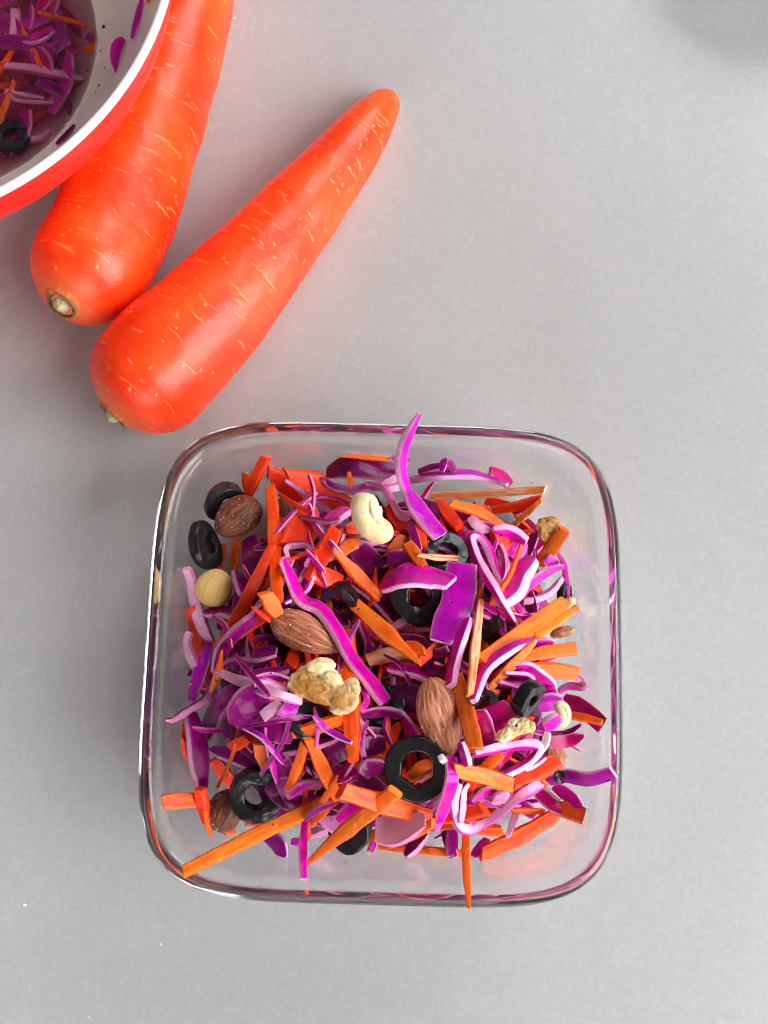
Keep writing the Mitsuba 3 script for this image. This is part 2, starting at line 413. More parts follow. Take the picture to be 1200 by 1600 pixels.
def strip_mesh(c, left, w, t, phi, side, tone, taper, seed, camber=0.12, wave=1.0):
    """A cut cabbage strip: two broad skin faces and two cut faces (each its own sheet, so that the edges stay crisp), closed at both ends."""
    n = len(c)
    g = np.random.default_rng(seed)
    s = np.linspace(0, 1, n)
    L = np.linalg.norm(np.diff(c, axis=0), axis=1).sum()
    tg = unit(np.gradient(c, axis=0))
    left3 = np.c_[left, np.zeros(n)]
    N = unit(np.cross(tg, left3))
    S = np.cross(N, tg)
    sg = 1 if side == 'L' else -1
    ph = phi + 0.22 * wave * (meshkit.noise(np.stack([s * L * 110 + seed, s * 0, s * 0], -1), 1) - 0.5)
    E = S * (sg * np.cos(ph))[:, None] + N * np.sin(ph)[:, None]
    Fv = N * np.cos(ph)[:, None] - S * (sg * np.sin(ph))[:, None]
    ends = np.minimum(1, taper[0] + (1 - taper[0]) * np.minimum(1, s / 0.3) ** 0.8) * np.minimum(1, taper[1] + (1 - taper[1]) * np.minimum(1, (1 - s) / 0.3) ** 0.8)
    wv = w * ends * (0.92 + 0.16 * meshkit.noise(np.stack([s * L * 120, s * 0 + seed, s * 0], -1), 2))
    tv = t * (0.35 + 0.65 * ends) * (0.78 + 0.4 * meshkit.noise(np.stack([s * L * 130, s * 0 + seed * 3, s * 0], -1), 4))
    face, cut = np.array(TONES[tone]), np.array(PALE[tone])
    V, Fs, C = [], [], []

    def sheet(cols_a, cols_b, color):
        m = len(cols_a)
        base = sum(len(x) for x in V)
        pts = c[:, None] + (wv / 2)[:, None, None] * np.asarray(cols_a)[None, :, None] * E[:, None] + np.asarray(cols_b)[None, :, None] * (tv / 2)[:, None, None] * Fv[:, None]
        V.append(pts.reshape(-1, 3))
        q = lattice(n, m, False) + base
        Fs.append(np.vstack([q[:, [0, 1, 2]], q[:, [0, 2, 3]]]))
        C.append(color.reshape(-1, 3))

    u = np.array([-1, -0.95, -0.88, -0.45, 0, 0.45, 0.88, 0.95, 1.0])
    for d in (1, -1):
        nz = meshkit.fbm(np.stack(np.broadcast_arrays(s[:, None] * L * 260, u[None] * 1.6, np.float64(seed * 7 + d)), -1), 3, 6)
        vein = np.exp(-((u[None] - (nz - 0.5) * 1.2 - g.uniform(-0.5, 0.5)) / 0.10) ** 2) * g.choice([0, 0.04, 0.13])
        k = np.clip(0.62 + 0.85 * nz, 0.55, 1.4)[..., None]
        col = face * k
        col = col * (1 - vein[..., None]) + np.array([0.66, 0.20, 0.55]) * vein[..., None]
        rimw = (np.abs(u[None]) ** 20 * 0.75 + 0 * nz)[..., None]
        col = col * (1 - rimw) + cut * 0.85 * rimw
        cc = d * (1 + camber * 0) + 0 * u
        bend = camber * (1 - u ** 2) * (w / max(t, 1e-6)) * 1.0
        sheet(u if d == 1 else u[::-1], (cc + bend) if d == 1 else (cc + bend)[::-1], col if d == 1 else col[:, ::-1])
    for e in (1, -1):
        v = np.linspace(1, -1, 5)
        nz = meshkit.fbm(np.stack(np.broadcast_arrays(s[:, None] * L * 500, v[None] * 1.3, np.float64(seed * 5 + e)), -1), 3, 8)
        edge = np.abs(v[None]) ** 3 * np.ones_like(nz)
        col = cut * (0.86 + 0.30 * nz)[..., None]
        tint = np.clip(edge * 0.60 + (nz - 0.62) * 1.3, 0, 0.85)[..., None]
        col = col * (1 - tint) + face * 1.15 * tint
        a_ = e * (1 + 0.05 * (1 - v ** 2))
        sheet(a_ if e == 1 else a_[::-1], v if e == 1 else v[::-1], col if e == 1 else col[:, ::-1])
    base = sum(len(x) for x in V)
    capc = cut * 0.9
    for i_, flip in ((0, False), (n - 1, True)):
        q = np.array([c[i_] + E[i_] * wv[i_] / 2 * a_ + Fv[i_] * tv[i_] / 2 * b_ for a_, b_ in ((1, 1), (1, -1), (-1, -1), (-1, 1))])
        V.append(q)
        f = np.array([[0, 1, 2], [0, 2, 3]]) + base
        Fs.append(f[:, ::-1] if flip else f)
        C.append(np.tile(capc, (4, 1)))
        base += 4
    return (np.vstack(V), np.vstack(Fs)), np.clip(np.vstack(C), 0.001, 0.95)


seedc = [100]
book = []    # (key, kind, mean pixel, length mm, tone, bend, top) for the labels


mass = []


def cabbage(pts, purple, pale, side='L', tone='m', taper=(0.7, 0.7), z=None, label=None, group=None, camber=0.10, book_it=True, wave=1.0, heap_up=False):
    seedc[0] += 1
    sc = (CAM_H - (0.036 if z is None else np.mean(z) * 0.001)) / 1600
    purple *= 0.88
    pale *= 0.85 if pale < 14 else 0.95
    if pale < 3:
        t, phi = 6.5 * sc, math.asin(pale / 6.5 * 0.8)
        w = purple * sc / math.cos(phi)
    elif purple < pale:
        t, phi = pale / 0.90 * sc, math.asin(0.90)
        w = max(purple / 0.44, 9) * sc
    else:
        t = max(pale * 1.25, 6.5) * sc
        phi = math.asin(pale * sc / t)
        w = purple * sc / math.cos(phi)
    half = 0.5 * (purple + pale) * sc * 0.9
    ext = (w * math.sin(phi) + t * math.cos(phi)) * 0.8
    c, left, hv = lay(pts, half, ext, False, z)
    m, col = strip_mesh(c, left, w, t, phi, side, tone, taper, seedc[0], camber, wave)
    if heap_up:
        mass.append((m, col))
        stamp(c[:, :2], left, hv * 0.9, c[:, 2] + ext * 0.05)
        return
    k = put('cabbage_strip', m, 'mat_cabbage', color=col, smooth=True, label=label, cat='cabbage strip', group=group or 'purple cabbage strips in the salad')
    stamp(c[:, :2], left, hv * 0.9, c[:, 2] + ext * 0.34)
    if book_it:
        p = np.asarray(pts, float)
        book.append(dict(key=k, kind='cabbage strip', p=p[:, :].mean(0), L=np.linalg.norm(np.diff(p, axis=0), axis=1).sum(), chord=np.linalg.norm(p[-1] - p[0]), dir=p[-1] - p[0], tone=tone, pale=pale > purple, w=purple + pale, label=label, grp=group))
    return k


# ------------------------------------------------------------------ carrot sticks
CT_ = {'o': (0.90, 0.118, 0.006), 'r': (0.88, 0.034, 0.002), 'y': (0.92, 0.215, 0.018), 'p': (0.85, 0.55, 0.34), 'b': (0.62, 0.085, 0.006)}


def stick_mesh(c, left, w, h, tone, ends, seed, tone2=None):
    n = len(c)
    g = np.random.default_rng(seed)
    s = np.linspace(0, 1, n)
    L = np.linalg.norm(np.diff(c, axis=0), axis=1).sum()
    tg = unit(np.gradient(c, axis=0))
    left3 = np.c_[left, np.zeros(n)]
    N = unit(np.cross(tg, left3))
    S = np.cross(N, tg)
    roll = g.uniform(-0.30, 0.30)
    S, N = S * math.cos(roll) + N * math.sin(roll), N * math.cos(roll) - S * math.sin(roll)
    sk = g.uniform(-0.22, 0.22)
    e0, e1 = ends
    prof_ = np.minimum(1, e0 + (1 - e0) * np.minimum(1, s / 0.45)) * np.minimum(1, e1 + (1 - e1) * np.minimum(1, (1 - s) / 0.45))
    wv = w * prof_ * (0.93 + 0.14 * meshkit.noise(np.stack([s * L * 200, s * 0 + seed, s * 0], -1), 2))
    hv = h * np.sqrt(prof_) * (0.92 + 0.16 * meshkit.noise(np.stack([s * L * 170, s * 0 + seed, s * 0 + 4], -1), 3))
    V, Fs, C = [], [], []
    base_c = np.array(CT_[tone])
    other = np.array(CT_[tone2]) if tone2 else None
    corner = [(1, 1), (-1, 1), (-1, -1), (1, -1)]
    tints = g.uniform(0.88, 1.08, 4)
    slant = g.uniform(-0.5, 0.5, 2)
    for q in range(4):
        a, b = np.array(corner[q], float), np.array(corner[(q + 1) % 4], float)
        u = np.linspace(0, 1, 6)
        uv_ = a[None] * (1 - u)[:, None] + b[None] * u[:, None]
        uv_ = uv_ * (1 - 0.07 * (np.abs(u - 0.5) * 2)[:, None] ** 6)     # the edges are a little rounded
        out = np.array([(0, 1), (-1, 0), (0, -1), (1, 0)][q], float)
        uv_ = uv_ + out * (0.10 * (1 - (2 * u - 1) ** 2))[:, None]
        X = uv_[:, 0] + sk * uv_[:, 1]
        nz = meshkit.fbm(np.stack(np.broadcast_arrays(s[:, None] * L * 500, u[None] * 2.2, np.float64(seed * 3 + q)), -1), 3, 6)
        jit = (nz - 0.5) * 0.00028
        pts = c[:, None] + S[:, None] * ((wv / 2)[:, None] * X[None])[..., None] + N[:, None] * ((hv / 2)[:, None] * uv_[None, :, 1] + jit * abs(out[1]))[..., None] + S[:, None] * (jit * out[0])[..., None]
        pts[0] += tg[0] * (slant[0] * w * 0.5 * X)[:, None]
        pts[-1] += tg[-1] * (slant[1] * w * 0.5 * X)[:, None]
        fib = meshkit.fbm(np.stack(np.broadcast_arrays(s[:, None] * L * 120, u[None] * 7, np.float64(seed + q)), -1), 2, 9)
        col = base_c * tints[q] * (0.80 + 0.28 * nz + 0.16 * fib)[..., None]
        if other is not None and q == 0:
            msk = np.clip((fib - 0.34) * 6, 0, 1)[..., None] * 0.9
            col = col * (1 - msk) + other * (0.85 + 0.3 * nz[..., None]) * msk
        pale_e = (np.abs(2 * u - 1)[None] ** 10 * (0.18 + 0 * nz))[..., None]
        col = col * (1 - pale_e) + np.array([0.95, 0.42, 0.12]) * pale_e
        base = sum(len(x) for x in V)
        V.append(pts.reshape(-1, 3))
        qd = lattice(n, 6, False) + base
        Fs.append(np.vstack([qd[:, [0, 1, 2]], qd[:, [0, 2, 3]]]))
        C.append(col.reshape(-1, 3))
    base = sum(len(x) for x in V)
    for i_, flip in ((0, True), (n - 1, False)):
        ring = np.vstack([V[q].reshape(n, 6, 3)[i_, :5] for q in range(4)])
        ctr = ring.mean(0) + tg[i_] * (0.0003 if i_ else -0.0003)
        V.append(np.vstack([ring, ctr]))
        m = len(ring)
        jj = np.arange(m)
        f = np.stack([jj, (jj + 1) % m, jj * 0 + m], 1) + base
        Fs.append(f[:, ::-1] if flip else f)
        C.append(np.tile(base_c * [1.02, 1.35, 1.6], (m + 1, 1)))
        base += m + 1
    m = trimesh.Trimesh(np.vstack(V), np.vstack(Fs), process=False)
    return m, np.clip(np.vstack(C), 0.001, 0.97)


def carrot(pts, w, tone='o', ends=(0.8, 0.8), z=None, label=None, group=None, h=None, tone2=None, book_it=True, rigid=True, heap_up=False):
    seedc[0] += 1
    sc = (CAM_H - (0.036 if z is None else np.mean(z) * 0.001)) / 1600
    wm = w * sc * 0.90
    hm_ = (h * sc) if h else min(max(wm * 0.62, 0.0016), 0.0030)
    c, left, hv = lay(pts, wm / 2, hm_, rigid, z)
    m, col = stick_mesh(c, left, wm, hm_, tone, ends, seedc[0], tone2)
    if heap_up:
        masses['c'].append(((np.asarray(m.vertices), np.asarray(m.faces)), col))
        stamp(c[:, :2], left, hv * 0.9, c[:, 2] + hm_ * 0.1)
        return
    k = put('carrot_stick', m, 'mat_stick', color=col, smooth=True, label=label, cat='carrot stick', group=group or 'carrot sticks in the salad')
    stamp(c[:, :2], left, hv * 0.9, c[:, 2] + hm_ * 0.40)
    if book_it:
        p = np.asarray(pts, float)
        book.append(dict(key=k, kind='carrot stick', p=p.mean(0), L=np.linalg.norm(np.diff(p, axis=0), axis=1).sum(), chord=np.linalg.norm(p[-1] - p[0]), dir=p[-1] - p[0], tone=tone, pale=tone2 == 'p' or tone == 'p', w=w, label=label, grp=group))
    return k


# ------------------------------------------------------------------ nuts and olives: compact things set down on the pile


def settle(px, py, foot_px, height):
    """World point for a compact thing seen at a pixel whose footprint is about foot_px across."""
    z = 0.036
    for _ in range(6):
        p = at(px, py, z)
        r = foot_px * 0.5 * (CAM_H - z) / 1600
        a = np.arange(24) * np.pi / 12
        e = np.concatenate([hm(p[0] + r * q * np.cos(a), p[1] + r * q * np.sin(a)) for q in (0.0, 0.35, 0.7, 0.95)])
        z = 0.4 * z + 0.6 * (np.percentile(e, 95) + height / 2 - 0.0010)
    return at(px, py, z)


def press(p, rx, top):
    a = (gxx - p[0]) ** 2 + (gyy - p[1]) ** 2 < rx ** 2
    HM[a] = np.maximum(HM[a], top)


def frame(long_deg, pitch=0.0, roll=0.0):
    """Rotation: the thing's x axis points at long_deg in the picture (0 = right, 90 = up), then pitched and rolled (degrees)."""
    Rz = trimesh.transformations.rotation_matrix(math.radians(long_deg), [0, 0, 1])
    Ry = trimesh.transformations.rotation_matrix(math.radians(-pitch), [0, 1, 0])
    Rx = trimesh.transformations.rotation_matrix(math.radians(roll), [1, 0, 0])
    return (Rz @ Ry @ Rx)[:3, :3]


def almond(px, py, L, W, deg, tone, label, pitch=0, roll=0, blunt=0.8, zoff=0.0, salt=True):
    seedc[0] += 1
    sd = seedc[0]
    g = np.random.default_rng(sd)
    p = settle(px, py, W * 0.9, W * 0.00018)
    p = at(px, py, p[2] + zoff)
    sc = (CAM_H - p[2]) / 1600
    n, m = 110, 140
    x = np.linspace(0, 1, n)
    r = np.clip(x, 1e-5, 1) ** 0.5 * np.clip(1 - x, 1e-5, 1) ** (0.62 + 0.22 * (blunt > 1))
    r = r / r.max()
    r[[0, -1]] = 0.004
    a = np.arange(m) * 2 * np.pi / m
    A, Xx = np.meshgrid(a, x)
    lines = meshkit.fbm(np.stack([np.cos(A) * 8.5, np.sin(A) * 8.5, Xx * 2.6 + sd], -1), 3, sd)
    fine = meshkit.fbm(np.stack([np.cos(A) * 15, np.sin(A) * 15, Xx * 5.0 + sd], -1), 2, sd + 1)
    gr = np.clip((np.abs(lines - 0.5) * 6.0), 0, 1)
    k = 1 + 0.05 * (gr - 0.5) + 0.05 * (fine - 0.5)
    wz = 0.64
    V = np.stack([(Xx - 0.5) * L * sc, W / 2 * sc * r[:, None] * k * np.cos(A), W / 2 * sc * wz * r[:, None] * k * np.sin(A)], -1)
    dark, mid, lite = (np.array(q) for q in {'dark': ((0.060, 0.014, 0.007), (0.16, 0.042, 0.018), (0.28, 0.092, 0.045)), 'light': ((0.17, 0.045, 0.020), (0.44, 0.135, 0.062), (0.64, 0.285, 0.165))}[tone])
    tt = np.clip(gr * 0.75 + fine * 0.5 - 0.1, 0, 1)[..., None]
    col = np.where(tt < 0.5, dark + (mid - dark) * tt * 2, mid + (lite - mid) * (tt - 0.5) * 2)
    R = frame(deg, pitch, roll)
    v = V.reshape(-1, 3) @ R.T + p
    me = trimesh.Trimesh(v, np.vstack([lattice(n, m)[:, [0, 1, 2]], lattice(n, m)[:, [0, 2, 3]]]), process=False)
    if me.volume < 0:
        me.invert()
    k_ = key_of('almond')
    put('kernel', me, 'mat_nut', color=np.clip(col.reshape(-1, 3), 0, 1), parent=k_)
    labels[k_] = {'label': label, 'category': 'almond', 'group': 'roasted almonds in the salad'}
    if salt:
        up = np.flatnonzero((v[:, 2] > p[2]))
        grains = []
        for i_ in g.choice(up, 34):
            b = trimesh.creation.box(g.uniform(0.00010, 0.00034, 3))
            b.apply_transform(trimesh.transformations.random_rotation_matrix(g.random(3)))
            b.apply_translation(v[i_] + (v[i_] - p) * 0.004)
            grains.append(b)
        put('salt', trimesh.util.concatenate(grains), 'mat_salt', smooth=False, parent=k_, kind='stuff', label='salt grains on the almond')
    press(p, W * 0.42 * sc, p[2] + W / 2 * sc * wz * 0.6)
    return k_


def olive(px, py, R_px, r_px, h_px, label, tilt=0, tdeg=0, sx=1.0, arc=360, zoff=0.0, a0=0, z=None, cat='olive ring'):
    """A slice of black olive. tilt: degrees that its axis leans towards the picture direction tdeg."""
    seedc[0] += 1
    sd = seedc[0]
    p = settle(px, py, R_px * 1.5, h_px * 0.0002)
    p = at(px, py, (p[2] + zoff) if z is None else z)
    sc = (CAM_H - p[2]) / 1600
    n = 120
    a = np.radians(a0) + np.linspace(0, 2 * np.pi * arc / 360, n, endpoint=arc < 360)
    if arc >= 360:
        a = np.arange(n) * 2 * np.pi / n
    cd = 0.12
    pr_ = []
    for (qx, qz) in [(1 - cd, 1), (1 - cd * .3, .93), (1, .75), (1.03, 0), (1, -.75), (1 - cd * .3, -.93), (1 - cd, -1), (.5, -1.02), (cd, -1), (cd * .3, -.93), (0, -.75), (-.04, 0), (0, .75), (cd * .3, .93), (cd, 1), (.5, 1.03)]:
        pr_.append((qx, qz))
    pr_ = np.array(pr_)
    prs = np.vstack([spline(np.vstack([pr_[i_], pr_[(i_ + 1) % len(pr_)]]), 4)[:3] for i_ in range(len(pr_))])
    wob = 1 + 0.09 * (meshkit.noise(np.stack([np.cos(a) * 1.5, np.sin(a) * 1.5, a * 0 + sd], -1), sd) - 0.5)
    wob2 = 1 + 0.22 * (meshkit.noise(np.stack([np.cos(a) * 2.2, np.sin(a) * 2.2, a * 0 + sd + 5], -1), sd) - 0.5)
    rad = r_px * wob2[:, None] + (R_px * wob - r_px * wob2)[:, None] * prs[None, :, 0]
    warp = 0.10 * h_px * np.sin(2 * a + sd)[:, None]
    bumps = 0.10 * (meshkit.noise(np.stack([rad * np.cos(a)[:, None] * 0.12, rad * np.sin(a)[:, None] * 0.12, rad * 0 + sd], -1), sd) - 0.5)
    zz = h_px / 2 * (prs[None, :, 1] + bumps) + warp
    V = np.stack([rad * np.cos(a)[:, None] * sx, rad * np.sin(a)[:, None], zz], -1) * sc
    skin = (prs[:, 0] > 0.93)[None, :, None]
    nz = meshkit.fbm(np.stack([V[..., 0] * 900, V[..., 1] * 900, V[..., 2] * 900 + sd], -1), 3, sd)[..., None]
    inner_ = (prs[:, 0] < 0.06)[None, :, None]
    col = np.where(skin, np.array([0.007, 0.006, 0.008]), np.where(inner_, np.array([0.014, 0.007, 0.007]), np.array([0.014, 0.014, 0.0155]))) * (0.45 + 1.1 * nz)
    m = prs.shape[0]
    lean = trimesh.transformations.rotation_matrix(math.radians(tilt), [-math.sin(math.radians(tdeg)), math.cos(math.radians(tdeg)), 0])[:3, :3]
    v = V.reshape(-1, 3) @ lean.T + p
    if arc >= 360:
        q = lattice(n, m)
        wrap = np.stack([(n - 1) * m + np.arange(m), (n - 1) * m + (np.arange(m) + 1) % m, (np.arange(m) + 1) % m, np.arange(m)], 1)
        q = np.vstack([q, wrap])
        f = np.vstack([q[:, [0, 1, 2]], q[:, [0, 2, 3]]])
        C = col.reshape(-1, 3)
    else:
        q = lattice(n, m)
        jj = np.arange(m)
        v = np.vstack([v, v[:m].mean(0), v[-m:].mean(0)])
        f = np.vstack([q[:, [0, 1, 2]], q[:, [0, 2, 3]], np.stack([jj, jj * 0 + n * m, (jj + 1) % m], 1), np.stack([(n - 1) * m + jj, (n - 1) * m + (jj + 1) % m, jj * 0 + n * m + 1], 1)])
        C = np.vstack([col.reshape(-1, 3), [[0.024] * 3] * 2])
    me = trimesh.Trimesh(v, f, process=False)
    if me.volume < 0:
        me.invert()
    k = put('olive_ring', me, 'mat_olive', color=np.clip(C, 0.002, 1), smooth=True, label=label, cat=cat, group='sliced black olives in the salad')
    aa_ = np.linspace(0, 2 * np.pi, 90)
    for q_ in np.linspace(r_px, R_px, 6):
        i_, j_ = idx(p[0] + q_ * sc * np.cos(aa_) * math.cos(math.radians(tilt)), p[1] + q_ * sc * np.sin(aa_))
        np.maximum.at(HM, (i_, j_), p[2] + h_px * sc * 0.3)
    return k


def blob(rad, squash, ridge, seed, freq=2.4, sub=4):
    m = trimesh.creation.icosphere(subdivisions=sub, radius=1.0)
    d = m.vertices.copy()
    nz = meshkit.fbm(d * freq + seed * 3.1, 3, seed)
    rg = 1 - np.abs(meshkit.fbm(d * freq * 1.1 + seed, 2, seed + 5) - 0.5) * 4
    r = 1 + ridge * (nz - 0.5) * 1.4 - ridge * 0.55 * np.clip(rg, 0, 1) ** 3
    m.vertices = d * r[:, None] * np.array(squash) * rad
    return m


def walnut(lobes, deg, label, px, py, foot, skin, flesh, cat='walnut piece', zoff=0.0, name='walnut_piece'):
    """A broken walnut kernel: wrinkled lobes grown together, brown skin and pale broken faces."""
    seedc[0] += 1
    sd = seedc[0]
    p = settle(px, py, foot, 0.007)
    p = at(px, py, p[2] + zoff + 0.001)
    sc = (CAM_H - p[2]) / 1600
    import manifold3d as m3
    man = None
    tones_ = [l[7] if len(l) > 7 else None for l in lobes]
    for i_, (lx, ly, lz, rx, ry, rz_, ang) in enumerate(l[:7] for l in lobes):
        b = blob(1.0, (rx, ry, rz_), 0.24, sd + i_ * 7, 1.5)
        b.apply_transform(trimesh.transformations.rotation_matrix(math.radians(ang), [0, 0, 1]))
        b.apply_translation([lx, -ly, lz])
        mm = m3.Manifold(m3.Mesh(vert_properties=np.asarray(b.vertices, np.float32), tri_verts=np.asarray(b.faces, np.uint32)))
        man = mm if man is None else man + mm
    man = man.refine_to_length(2.4)
    q = man.to_mesh()
    me = trimesh.Trimesh(q.vert_properties[:, :3], q.tri_verts, process=True)
    trimesh.smoothing.filter_taubin(me, iterations=5)
    v = me.vertices
    big = meshkit.fbm(v * 0.045 + sd, 3, sd)
    fine = meshkit.fbm(v * 0.22 + sd, 3, sd + 2)
    nn = me.vertex_normals
    me.vertices = v + nn * ((fine - 0.5) * 1.1 + (meshkit.fbm(v * 0.09 + sd, 2, sd + 6) - 0.5) * 2.2)[:, None]
    t = np.clip((big - 0.47) * 6 + (fine - 0.5) * 1.6, 0, 1)[:, None]
    if None not in tones_:
        dd = np.stack([np.linalg.norm((v - [l[0], -l[1], l[2]]) / (0.5 * (l[3] + l[4])), axis=1) for l in lobes], 1)
        wt = np.exp(-5 * dd ** 2)
        base_t = (wt * np.array(tones_)).sum(1) / (wt.sum(1) + 1e-12)
        rimt = np.clip((dd.min(1) - 0.72) * 2.0, 0, 0.7)     # broken edges are pale
        t = np.clip(base_t + rimt + (big - 0.5) * 1.0 + (fine - 0.5) * 0.5, 0, 1)[:, None]
    vein = np.clip(1 - np.abs(meshkit.fbm(v * 0.07 + 9, 2, sd + 9) - 0.5) * 26, 0, 1)[:, None] * 0.45
    col = np.array(skin) * (1 - t) + np.array(flesh) * t
    col = col * (0.75 + 0.45 * fine[:, None]) * (1 - vein) + np.array(skin) * 0.4 * vein
    R = frame(deg)
    V = me.vertices * sc @ R.T + p
    k = put(name, trimesh.Trimesh(V, me.faces, process=False), 'mat_nut', color=np.clip(col, 0, 1), smooth=True, label=label, cat=cat)
    press(p, foot * 0.4 * sc, p[2] + 0.002)
    return k


def cashew(path_px, radii, label, zadd=0.0):
    seedc[0] += 1
    pts = np.array(path_px, float)
    mid = pts.mean(0)
    p = settle(mid[0], mid[1], 60, 0.010)
    z = p[2] + zadd + 0.003
    sc = (CAM_H - z) / 1600
    n, m = 120, 96
    P = spline(np.c_[pts, radii], n)
    c = np.array([at(x, y, z) for x, y, _ in P])
    rad = P[:, 2] * sc
    s = np.linspace(0, 1, n)
    cap = np.minimum(1, np.sqrt(np.clip(1 - (1 - np.minimum(1, s / 0.22)) ** 2, 0, 1))) * np.minimum(1, np.sqrt(np.clip(1 - (1 - np.minimum(1, (1 - s) / 0.20)) ** 2, 0, 1)))
    rad = rad * np.maximum(cap, 0.01)
    tg = unit(np.gradient(c, axis=0))
    side = unit(np.cross(tg, [0, 0, 1.0]))
    up = np.cross(side, tg)
    a = np.arange(m) * 2 * np.pi / m
    A, S = np.meshgrid(a, s)
    nz = meshkit.fbm(np.stack([np.cos(A) * 1.6, np.sin(A) * 1.6, S * 6], -1), 3, 5)
    groove = np.exp(-((A - np.pi / 2 - 0.25 - 0.35 * (S - 0.4)) / 0.085) ** 2) * np.clip(1 - ((S - 0.40) / 0.34) ** 4, 0, 1)
    k = 1 + 0.10 * (nz - 0.5) - 0.16 * groove
    v = c[:, None] + (rad[:, None] * k)[..., None] * (np.cos(A)[..., None] * side[:, None] + 0.86 * np.sin(A)[..., None] * up[:, None])
    pale, tan, brn = np.array([0.83, 0.69, 0.42]), np.array([0.70, 0.46, 0.17]), np.array([0.16, 0.10, 0.05])
    t = np.clip((nz - 0.42) * 1.8 + (S - 0.55) * 0.7, 0, 1)[..., None]
    col = pale * (1 - t) + tan * t
    gg = (groove * np.exp(-((S - 0.36) / 0.09) ** 2))[..., None]
    col = col * (1 - 0.75 * gg) + brn * 0.75 * gg
    col = col * (1 - 0.22 * groove[..., None])
    q = lattice(n, m)
    me = trimesh.Trimesh(v.reshape(-1, 3), np.vstack([q[:, [0, 1, 2]], q[:, [0, 2, 3]]]), process=False)
    if me.volume < 0:
        me.invert()
    kk = put('cashew', me, 'mat_nut', color=np.clip(col.reshape(-1, 3), 0, 1), smooth=True, label=label, cat='cashew', group='cashews in the salad')
    for q_ in c[::8]:
        press(q_, 20 * sc, z + 0.002)
    return kk


def hazelnut(px, py, dia, label, deg, cols=((0.80, 0.47, 0.12), (0.86, 0.60, 0.25)), zoff=0.0, name='hazelnut'):
    seedc[0] += 1
    p = settle(px, py, dia * 0.9, dia * 0.0002)
    p = at(px, py, p[2] + zoff)
    sc = (CAM_H - p[2]) / 1600
    n, m = 80, 100
    x = np.linspace(0, 1, n)
    th = np.pi * x
    r = np.sin(th) ** 0.9 * (1 - 0.10 * np.cos(th)) + 0.0
    X = -np.cos(th) * 1.05
    a = np.arange(m) * 2 * np.pi / m
    A, Xx = np.meshgrid(a, x)
    mer = np.zeros_like(A)
    for a0 in (0.9, 1.75, 2.6, 4.4):
        mer += np.exp(-((A - a0 - 0.2 * np.sin(Xx * 5)) / 0.035) ** 2) * (0.4 + 0.6 * (Xx > 0.3))
    nz = meshkit.fbm(np.stack([np.cos(A) * 2, np.sin(A) * 2, Xx * 3], -1), 3, 3)
    lump = np.exp(-((Xx - 0.94) / 0.05) ** 2) * (0.5 + 0.5 * np.sin(A * 5))
    k = 1 + 0.05 * (nz - 0.5) - 0.025 * mer + 0.35 * lump
    V = np.stack([X[:, None] * (0.97 + 0 * A), r[:, None] * k * np.cos(A), r[:, None] * k * np.sin(A) * 0.95], -1) * dia / 2 * sc
    t = np.clip(nz * 1.4 - 0.3 + lump, 0, 1)[..., None]
    col = (np.array(cols[0]) * (1 - t) + np.array(cols[1]) * t) * (1 - 0.22 * np.clip(mer, 0, 1)[..., None])
    q = lattice(n, m)
    me = trimesh.Trimesh(V.reshape(-1, 3) @ frame(deg, -12).T + p, np.vstack([q[:, [0, 1, 2]], q[:, [0, 2, 3]]]), process=False)
    if me.volume < 0:
        me.invert()
    k_ = put(name, me, 'mat_nut', color=np.clip(col.reshape(-1, 3), 0, 1), smooth=True, label=label, cat='hazelnut')
    press(p, dia * 0.4 * sc, p[2] + 0.002)
    return k_


# ------------------------------------------------------------------ the salad, deepest pieces first
FILL_C, FILL_K = 'carrot sticks deep in the salad', 'cabbage strips deep in the salad'
masses = {'c': []}


def joined(ms):
    at_ = np.cumsum([0] + [len(m[0][0]) for m in ms])
    return (np.vstack([m[0][0] for m in ms]), np.vstack([m[0][1] + o for m, o in zip(ms, at_)])), np.vstack([m[1] for m in ms])


